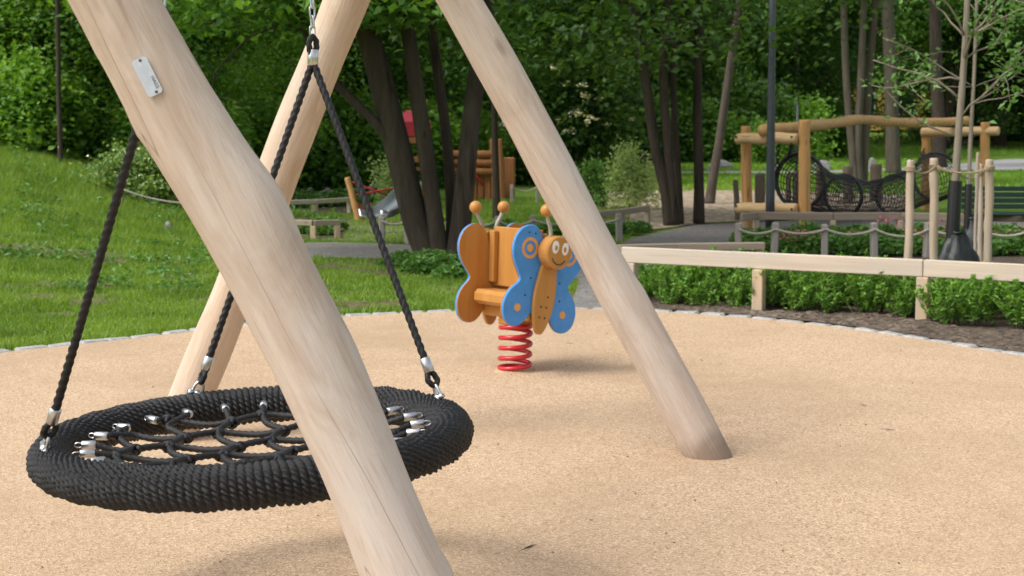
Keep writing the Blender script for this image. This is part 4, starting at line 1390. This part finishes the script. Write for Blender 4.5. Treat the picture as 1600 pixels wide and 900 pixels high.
# ================================================================== YOUNG STAKED TREES
def young_tree(name, label, px, d, lean, seed, r, guard_h, wrap=True):
    rg = random.Random(seed)
    b = V(((px - 800) / FPX * d, d, 0))
    root = empty(name, b)
    mb = MB()
    tp = [V((0, 0, -.05)), V((lean * .2, 0, .6)), V((lean * .5, .02, 1.2)), V((lean, .0, 2.1)), V((lean * 1.3, .03, 3.2)), V((lean * 1.2, 0, 4.4))]
    cp = catmull(tp, 6)
    mb.tube(cp, list(np.linspace(r, r * .35, len(cp))), 12)
    tips = []
    for k in range(17):
        z = rg.uniform(1.35, 4.2) if k > 4 else rg.uniform(1.45, 2.2)
        q = min(cp, key=lambda p: abs(p.z - z))
        a = rg.uniform(0, 6.28)
        lp, lr = branch(mb, q, (math.cos(a), math.sin(a) * .7, rg.uniform(.1, .8)), rg.uniform(.5, 1.1), r * .24, .003, 7, .17, 0, 6, rg)
        for j in range(3, 8):
            tips.append(lp[j])
            if rg.random() < .7:
                sp, _ = branch(mb, lp[j], (rg.gauss(0, 1), rg.gauss(0, 1), rg.gauss(.1, .5)), rg.uniform(.12, .35), .004, .0015, 4, .2, .04, 4, rg)
                tips += sp[2:]
    mb.build('trunk', M['youngbark'], root)
    T = np.array([tuple(t) for t in tips])
    C = T[nrg.integers(0, len(T), 900)] + nrg.normal(0, .04, (900, 3))
    link('crown', leaf_mesh('crown', C, nrg.uniform(.035, .08, len(C)), up=.5, wide=.26), M['leaf_cover'], root)
    mb = MB()
    gp = [q for q in cp if q.z <= guard_h]
    mb.tube([q for q in gp], [r * 1.35] * len(gp), 14, cap=False)
    mb.build('trunk_guard', M['black'], root)
    tag(root, label, 'tree')
    return b
tb = young_tree('young_tree', 'young staked tree with black trunk guard behind the near fence', 1488, 11.75, .06, 5, .040, 1.0)
tb2 = young_tree('young_tree', 'thinner young tree behind the one with the watering bag', 1512, 13.6, .02, 8, .026, .95)
STK = []
def stake(px, py, d, r, label, ytop):
    b = V(((px - 800) / FPX * d, d, -.05))
    t = P(px, ytop, d)
    t = V((t.x + rng.uniform(-.02, .02), d, t.z))
    o = log('stake', b, t, r, r * .96, M['stake'], None, int(px), .008, V((0, 0, 0)), 20, 14)
    tag(o, label, 'stake', 'stakes round the young trees')
    STK.append((b, t, r))
stake(1422, 490, 11.15, .031, 'round wooden tree stake rising just beside the rail joint', 250)
stake(1463, 470, 11.45, .033, 'round wooden tree stake directly beside the black trunk guard', 247)
stake(1546, 470, 11.45, .032, 'thick wooden tree stake past the watering bag', 249)
stake(1499, 440, 12.4, .026, 'wooden tree stake behind the black trunk guard', 256)
stake(1536, 430, 12.9, .022, 'thin wooden tree stake behind the thick one', 256)
stake(1527, 440, 12.2, .014, 'thin grey pole beside the watering bag', 238)
def twine(i, j, z, label):
    a, b = STK[i], STK[j]
    pa, pb = a[0].lerp(a[1], z), b[0].lerp(b[1], z)
    mb = MB()
    for k in range(3):
        pts = []
        for q in range(13):
            t = q / 12
            pts.append(pa.lerp(pb, t) + V((0, -(a[2] + .004), -.03 * 4 * t * (1 - t) * (1 + .4 * k) + .012 * (k - 1))))
        mb.tube(pts, .006, 6)
    for (bb, tt, r) in (a, b):
        c = bb.lerp(tt, z)
        for k in range(3):
            mb.tube([c + V(((r + .005) * math.cos(q * .524), (r + .005) * math.sin(q * .524), .012 * (k - 1))) for q in range(12)], .006, 6, closed=True)
    o = mb.build('tie_twine', M['twine'], None)
    tag(o, label, 'twine', 'jute ties between the tree stakes')
twine(0, 1, .945, 'jute twine tied from the rail joint stake to the guard stake')
twine(1, 2, .945, 'jute twine tied across in front of the young tree')
twine(3, 4, .93, 'jute twine tied between the two rear stakes')
def water_bag(name, label, loc, h, r, seed):
    g = random.Random(seed)
    mb = MB()
    n, m = 40, 22
    vs, fs = [], []
    ph = [g.uniform(0, 6.28) for _ in range(6)]
    for i in range(m + 1):
        t = i / m
        prof = (.95 + .12 * math.sin(t * 3.0)) * (1 - .62 * sm((t - .55) / .45))
        for k in range(n):
            a = 2 * math.pi * k / n
            w = 1 + .06 * math.sin(5 * a + ph[0] + t * 3) * (.4 + t) + .05 * math.sin(9 * a + ph[1] - t * 5) * t + .03 * math.sin(14 * a + ph[2] + 4 * t)
            vs.append((r * prof * w * math.cos(a) * 1.05, r * prof * w * math.sin(a) * .8, t * h + .02 * math.sin(3 * a + ph[3]) * t + .012 * math.sin(t * 25 + 4 * a)))
    for i in range(m):
        for k in range(n):
            fs.append((i * n + k, i * n + (k + 1) % n, (i + 1) * n + (k + 1) % n, (i + 1) * n + k))
    mb.add(vs, fs, True)
    root = empty(name, loc)
    mb.build('bag_body', M['bag'], root)
    mb = MB()
    mb.tube([(.05 * math.cos(q * .524), .05 * math.sin(q * .524) * .9, h * .985 + .006 * math.sin(q * 2.1)) for q in range(12)], .012, 8, closed=True)
    mb.build('tie_band', M['bag'], root)
    tag(root, label, 'watering bag')
water_bag('watering_bag', 'black plastic watering bag round the foot of the young tree', tb + V((.045, -.02, 0)), .58, .155, 3)
water_bag('watering_bag', 'second black watering bag farther back near the bench', tb2 + V((.05, 0, 0)), .58, .13, 4)

# ================================================================== LOG FRAME WITH NET TUNNEL
lf = empty('log_climbing_frame', G(1257, 362))
tag(lf, 'orange log frame of upright posts and crossbeams holding the net tunnel', 'climbing frame')
lo = V(lf.location)
def L_(name, a, b, r0, r1, seed, bend=.012):
    return log(name, a, b, r0, r1, M['robinia_pale' if name == 'crossbeam' else 'robinia'], lf, seed, bend, lo, 24, 16)
q1, q2 = G(1167, 356), G(1257, 362)
q3, q4 = V(((1447 - 800) / FPX * 25.6, 25.6, 0)), V(((1537 - 800) / FPX * 25.0, 25.0, 0))
dn = V((0, 0, .05))
L_('post', q1 - dn, P(1166, 197, q1.y), .083, .068, 31)
L_('post', q2 - dn, P(1258, 187, q2.y), .082, .078, 32)
L_('post', q3 - dn, P(1447, 197, q3.y), .085, .08, 33)
L_('post', q4 - dn, P(1539, 191, q4.y), .088, .075, 34)
e1 = (q2 - q1).normalized() * .2
for yy, sd in ((216, 35), (325, 36)):
    a = P(1152, yy, q1.y - .13); b = P(1246, yy + 1, q2.y - .02)
    L_('crossbeam', a, b, .072, .078, sd, .02)
L_('crossbeam', P(1440, 206, q3.y - .02), P(1561, 205, q4.y - .14), .078, .075, 37, .015)
lpts = catmull([P(1190, 204, q2.y + .22) - lo, P(1250, 198, q2.y + .75) - lo, P(1300, 193, 22.1) - lo, P(1343, 187, 23.0) - lo, P(1385, 190, 23.8) - lo, P(1440, 192, 24.6) - lo, P(1511, 189, 25.5) - lo], 6)
mb = MB(); mb.tube(lpts, [.078 + .006 * math.sin(i * .9) for i in range(len(lpts))], 16); mb.build('long_top_log', M['robinia_x'], lf)
for bx, by, bdp in ((1150, 214, q1.y - .21), (1237, 214, q2.y - .12), (1150, 322, q1.y - .21), (1237, 327, q2.y - .12)):
    mb = MB(); mb.tube([P(bx, by, bdp) - lo, P(bx, by, bdp - .012) - lo], .017, 10); mb.build('bolt', M['black'], lf)
# net tunnel
tn = empty('net_tunnel', V((5.0, 21.8, 0)))
tag(tn, 'black net crawling tunnel stretched on hoops under the log frame', 'net tunnel')
to = V(tn.location)
H = [(P(1250, 282, 20.7), .38), (P(1286, 300, 21.3), .30), (P(1318, 306, 21.9), .30), (P(1355, 310, 22.6), .26), (P(1398, 305, 23.4), .31), (P(1430, 292, 24.3), .33), (P(1462, 276, 25.3), .40)]
H = [(c, r) for c, r in H]
dirn = (H[-1][0] - H[0][0]).normalized()
hd_ = V((dirn.x, dirn.y, 0)).normalized()
lat = V((hd_.y, -hd_.x, 0))
ctr = catmull([c for c, r in H], 5)
rad_ = np.interp(np.linspace(0, 1, len(ctr)), np.linspace(0, 1, len(H)), [r for c, r in H])
NR = 24
def tun(c, r, k):
    a = 2 * math.pi * k / NR
    z = max(.03, c.z + r * math.sin(a))
    return V((c.x, c.y, 0)) + lat * r * math.cos(a) * .95 + V((0, 0, z)) - to
fine = catmull(ctr, 2)
fr = np.interp(np.linspace(0, 1, len(fine)), np.linspace(0, 1, len(ctr)), rad_)
mb = MB()
for c, r in zip(fine, fr):
    mb.tube([tun(c, r, k) for k in range(NR)], .0075, 4, closed=True)
for k in range(NR):
    mb.tube([tun(c, r, k) for c, r in zip(fine, fr)], .0075, 4)
o = mb.build('netting', M['rope'], tn)
o['kind'] = 'stuff'
for i in (0, 2, 4, 6):
    c, r = H[i]
    mb = MB()
    mb.tube([tun(c, r * 1.02, k) for k in range(NR)], .027, 8, closed=True)
    mb.build('hoop', M['rope'], tn)
for (a, b) in ((P(1238, 222, q2.y), tun(H[0][0], .38, 8) + to), (P(1217, 222, q1.y - .3), tun(H[0][0], .38, 12) + to), (P(1455, 212, q3.y), tun(H[-1][0], .40, 10) + to), (P(1522, 212, q4.y), tun(H[-1][0], .40, 4) + to)):
    mb = MB()
    n = 9
    for k in range(n):
        c = a.lerp(b, (k + .5) / n) - to
        d = (b - a).normalized()
        e = d.orthogonal().normalized()
        if k % 2: e = d.cross(e)
        hl = (b - a).length / n * .62
        mb.tube([c + d * hl * math.cos(t) + e * .028 * math.sin(t) for t in [q * .5236 for q in range(12)]], .010, 6, closed=True)
    mb.build('suspension_chain', M['black'], tn)

# weathered palisade logs behind
def post_log(px, py, ytop, w, label, lean=0.0):
    b = G(px, py)
    r = w / FPX * b.y / 2
    t = P(px + lean, ytop, b.y)
    o = log('palisade_log', b - V((0, 0, .05)), t, r, r * .93, M['stump'], None, int(px), .01, V((0, 0, 0)), 14, 12)
    tag(o, label, 'log post', 'weathered palisade logs by the net tunnel')
post_log(1153, 344, 281, 9, 'thin dark palisade log beside the crossbeam ends', -4)
post_log(1183, 335, 272, 8, 'dark palisade log between the crossbeam post and the lamp post')
post_log(1191, 333, 271, 10, 'palisade log close beside the lamp post')
post_log(1232, 328, 270, 9, 'palisade log seen through the first net hoop')
post_log(1243, 328, 269, 10, 'second palisade log inside the first net hoop')
post_log(1281, 322, 266, 13, 'palisade log behind the sagging net')
post_log(1325, 318, 259, 17, 'broad palisade log in front of the multi-stemmed tree')
post_log(1369, 315, 256, 20, 'broadest palisade log, grey topped, behind the net tunnel')

# ================================================================== LAMP POST, BENCH, ROCKS
lp = empty('lamp_post', G(1203, 366))
mb = MB(); mb.tube([(0, 0, -.05), (0, 0, .5), (0, 0, 2.5), (0, 0, 5.0)], [.062, .06, .046, .040], 20); mb.build('pole', M['lamp'], lp)
mb = MB(); mb.tube([(0, 0, 0), (0, 0, .03), (0, 0, .04)], [.10, .10, .064], 20); mb.build('base_collar', M['lamp'], lp)
mb = MB(); mb.tube([(0, 0, 4.98), (0, 0, 5.02), (0, 0, 5.16), (0, 0, 5.2)], [.07, .22, .24, .10], 24); mb.build('lamp_head', M['lamp'], lp)
tag(lp, 'slim dark grey lamp post beside the log frame', 'lamp post')
lp.rotation_euler = (0, R(-.5), 0)
sp = empty('sign_pole', on(1243, 240, 40))
mb = MB(); mb.tube([(0, 0, -.05), (0, 0, 2.05)], .03, 10); mb.build('pole', M['lamp'], sp)
mb = MB(); mb.tube([(0, 0, 2.05), (0, 0, 2.08)], [.036, .02], 10); mb.build('cap', M['lamp'], sp)
tag(sp, 'thin grey pole on the far lawn behind the log frame', 'pole')
bn = empty('park_bench', G(1572, 372), R(-3))
for k in range(4):
    mb = MB(); mb.box((.2, .12 + .02 * k, .40 + .075 * k), (1.5, .03, .062), None, .008); mb.build('back_slat', M['bench'], bn)
for k in range(4):
    mb = MB(); mb.box((.2, -.30 + .10 * k, .32), (1.5, .085, .03), None, .008); mb.build('seat_slat', M['bench'], bn)
for s in (-.45, .85):
    mb = MB()
    mb.box((s, -.26, .15), (.05, .05, .32)); mb.box((s, .08, .15), (.05, .05, .32)); mb.box((s, -.09, .290), (.046, .38, .03)); mb.box((s, .155, .48), (.046, .03, .40), Matrix.Rotation(R(-8), 3, 'X'))
    mb.build('leg_frame', M['bench'], bn)
tag(bn, 'dark green slatted park bench past the staked tree', 'bench')
def rock(px, py, d, w, h, seed, label, m='rock'):
    g = random.Random(seed)
    W = w / FPX * d / 2
    Hh = h / FPX * d
    mb = MB()
    n = 14
    mb.ball((0, 0, 0), 1, n)
    ph = [g.uniform(0, 6.28) for _ in range(6)]
    vs = []
    for x, y, z in mb.v:
        f = 1 + .14 * math.sin(2.3 * x + ph[0] + 2 * y) + .12 * math.sin(3.1 * y + ph[1] - z * 2) + .1 * math.sin(4 * z + ph[2] + 3 * x)
        vs.append((x * W * f, y * W * .8 * f, max(-.3, z) * Hh * f))
    mb.v = vs
    mb.s = [False] * len(mb.s)
    o = mb.build('boulder', M[m], None, on(px, py, d))
    tag(o, label, 'boulder', 'boulders on the far lawn')
rock(1122, 250, 50, 44, 14, 1, 'large pale boulder on the far lawn behind the leaning tree')
rock(972, 255, 47, 24, 12, 2, 'small pinkish boulder beside the pale willow bush')
rock(1282, 252, 50, 30, 12, 3, 'dark grey boulder behind the upright log post')
rock(1208, 254, 49, 26, 10, 4, 'grey boulder showing past the lamp post', )
rock(1362, 250, 52, 16, 14, 5, 'small upright grey boulder right of the multi-stemmed tree')
rock(1052, 255, 48, 10, 16, 6, 'small white stone between the dark trunks')
rock(262, 345, 18.5, 18, 12, 7, 'small grey stone in the grass of the bank')

# ================================================================== FAR PLAY EQUIPMENT
# metal slide with its leaning orange posts
sl = empty('metal_slide', G(600, 352))
so = V(sl.location)
a, b = P(596, 337, so.y), P(660, 283, so.y + 1.3)
line = catmull([P(578, 338, so.y - .1), P(598, 336, so.y), P(622, 318, so.y + .5), P(646, 293, so.y + 1.0), P(662, 284, so.y + 1.3)], 5)
mb = MB()
vs, fs = [], []
dl = V((.62, -.35, 0)).normalized() * .19
for q in line:
    q = q - so
    for s, z in ((-1.08, .10), (-1, .10), (-.92, .0), (.92, .0), (1, .10), (1.08, .10)):
        vs.append(q + dl * s + V((0, 0, z)))
for i in range(len(line) - 1):
    for k in range(5):
        fs.append((i * 6 + k, i * 6 + k + 1, (i + 1) * 6 + k + 1, (i + 1) * 6 + k))
mb.add(vs, fs, True)
o = mb.build('slide_chute', M['steel'], sl)
sd_ = o.modifiers.new('thick', 'SOLIDIFY'); sd_.thickness = .02
for t in (2, 12):
    q = line[t] - so
    mb = MB(); mb.tube([V((q.x, q.y, -.05)), q + V((0, 0, -.012))], .03, 10); mb.build('support', M['steel'], sl)
tag(sl, 'shiny metal slide leading down beside the many-stemmed tree', 'slide')
cf = empty('rope_climber', G(562, 345))
co = V(cf.location)
for i, (x0, y0, x1, y1, dd) in enumerate(((561, 345, 543, 277, 0), (688, 345, 676, 290, .6))):
    a = P(x0, y0, co.y + dd); a.z = -.03
    log('post', a, P(x1, y1, co.y + dd), .05, .045, M['robinia'], cf, 60 + i, .01, co, 16, 12)
for (x0, y0, x1, y1) in ((549, 284, 640, 318), (553, 305, 640, 290), (557, 325, 640, 326), (558, 318, 600, 345), (566, 345, 580, 318)):
    mb = MB(); mb.tube([P(x0, y0, co.y) - co, P(x1, y1, co.y + .5) - co], .014, 8, lobes=3, twist=60); mb.build('climbing_rope', M['redpanel'], cf)
tag(cf, 'orange posts strung with red climbing ropes next to the slide', 'climbing frame')
# play tower with the red roof
pt = empty('play_tower', V(((646 - 800) / FPX * 28.5, 28.5, 0)))
po = V(pt.location)
for sx in (-.24, .24):
    for sy in (-.24, .24):
        log('post', po + V((sx, sy, -.05)), po + V((sx, sy, 1.40)), .055, .05, M['hutwood'], pt, int(70 + sx * 10 + sy * 3), .008, po, 16, 12)
mb = MB()
mb.add([(-.33, -.33, 1.24), (.33, -.33, 1.24), (.33, .33, 1.24), (-.33, .33, 1.24), (-.33, -.33, 1.52), (.33, -.33, 1.52), (.33, .33, 1.52), (-.33, .33, 1.52), (-.12, 0, 1.74), (.12, 0, 1.74)],
       [(3, 2, 1, 0), (0, 1, 5, 4), (1, 2, 6, 5), (2, 3, 7, 6), (3, 0, 4, 7), (4, 5, 9, 8), (6, 7, 8, 9), (5, 6, 9), (7, 4, 8)])
mb.build('roof', M['redpanel'], pt)
for z, nme in ((.62, 'platform'),):
    mb = MB(); mb.box((0, 0, z), (.58, .58, .06), None, .01); mb.build(nme, M['hutwood'], pt)
for sy in (-.31, .31):
    for z in (.80, 1.16):
        mb = MB(); mb.box((0, sy, z), (.62, .05, .11), None, .01); mb.build('rail_board', M['hutwood'], pt)
tag(pt, 'wooden play tower with dark red roof behind the many-stemmed tree', 'play tower')
# log play hut
hu = empty('log_play_hut', V(((752 - 800) / FPX * 29, 29, 0)), R(-18))
for k in range(7):
    mb = MB(); mb.box((-.42 + k * .14, 0, .42), (.125, .07, .90 + .10 * math.sin(k * 1.7)), Matrix.Rotation(R(rng.uniform(-2, 2)), 3, 'Y'), .02); mb.build('upright_board', M['hutwood'], hu)
for k in range(3):
    mb = MB(); mb.tube([(-.56, -.09, .55 + k * .17), (.3, -.09, .55 + k * .17)], .075, 12); mb.build('cross_log', M['hutwood'], hu)
for x in (.30, .42):
    mb = MB(); mb.box((x, -.08, .58), (.11, .12, 1.22), Matrix.Rotation(R(-3), 3, 'Y'), .02); mb.build('corner_post', M['hutwood'], hu)
mb = MB(); mb.box((.1, .45, .42), (.9, .06, .8), None, .02); mb.build('back_wall', M['hutwood'], hu)
mb = MB(); mb.tube([(-.25, -.2, .75), (.12, -.22, .28)], .02, 8); mb.build('handrail', M['redpanel'], hu)
tag(hu, 'brown log play hut of upright boards behind the spring rocker', 'play hut')

# yellow house glimpsed through the trees
hx, hy = (1395 - 800) / FPX * 112, 106
hs_ = empty('yellow_house', (hx, hy, hgt(hx, hy)))
mb = MB(); mb.box((0, 0, 3.2), (13, 8, 6.6)); wv = mb.build('wall', M['yellow'], hs_)
mb = MB(); mb.add([(-7, -4.6, 6.5), (7, -4.6, 6.5), (7, 4.6, 6.5), (-7, 4.6, 6.5), (-7, 0, 9.4), (7, 0, 9.4)], [(0, 1, 5, 4), (2, 3, 4, 5), (1, 2, 5), (3, 0, 4), (3, 2, 1, 0)]); mb.build('roof', M['rooftile'], hs_)
for wx in (-4.6, -1.9, 1.9, 4.6):
    for wz in (1.7, 4.6):
        mb = MB(); mb.box((wx, -4.02, wz), (1.2, .10, 1.5)); w_ = mb.build('window', M['white'], hs_)
        mb = MB(); mb.box((wx, -4.075, wz), (.98, .03, 1.28)); mb.build('pane', M['glass'], w_)
for cx in (-6.5, 6.5):
    mb = MB(); mb.box((cx, -4.0, 3.2), (.3, .12, 6.58)); mb.build('corner_board', M['white'], hs_)
tag(hs_, 'yellow house with white trim glimpsed through the far trees', 'house')

# dry bits blown onto the tan surface: specks nobody could count
mb = MB()
for i in range(130):
    p = G(rng.uniform(40, 1560), 500 + 390 * rng.random() ** 1.3)
    if not inside((p.x, p.y), [(q.x, q.y - .05) for q in edge_s] + [(4, 0), (-4, 0)]):
        continue
    a, w, l = rng.uniform(0, 6.28), rng.uniform(.0015, .004), rng.uniform(.003, .009) if i % 13 else rng.uniform(.03, .07)
    u_, v_ = V((math.cos(a), math.sin(a), 0)), V((-math.sin(a), math.cos(a), 0))
    c = V((p.x, p.y, .003))
    mb.add([c - u_ * l - v_ * w * .4, c + v_ * -w, c + u_ * l, c + v_ * w, c + V((0, 0, rng.uniform(.002, .006)))], [(0, 1, 4), (1, 2, 4), (2, 3, 4), (3, 0, 4), (3, 2, 1, 0)])
tag(mb.build('litter', M['soil']), 'scattered dry bits lying on the tan surface', 'litter', None, 'stuff')
# broad-leaved weeds on the bank
C, Z = [], []
for i in range(420):
    y = rng.uniform(12.5, 24); x = rng.uniform(-.37 * y - .3, -2.6)
    if noise_v(V((x * .8, y * .8, 21))) < -.05 or inside((x, y), gv_poly):
        continue
    hh = rng.uniform(.05, .12) * (1 + 1.0 * sm((y - 15) / 7))
    for k in range(16):
        C.append((x + rng.gauss(0, .07), y + rng.gauss(0, .07), hgt(x, y) + rng.uniform(.2, 1) * hh)); Z.append(rng.uniform(.04, .085))
tag(link('bank_weeds', leaf_mesh('bank_weeds', C, Z, up=.7, wide=.3), M['leaf_cover']), 'broad-leaved weeds growing through the grass of the bank', 'weeds', None, 'stuff')
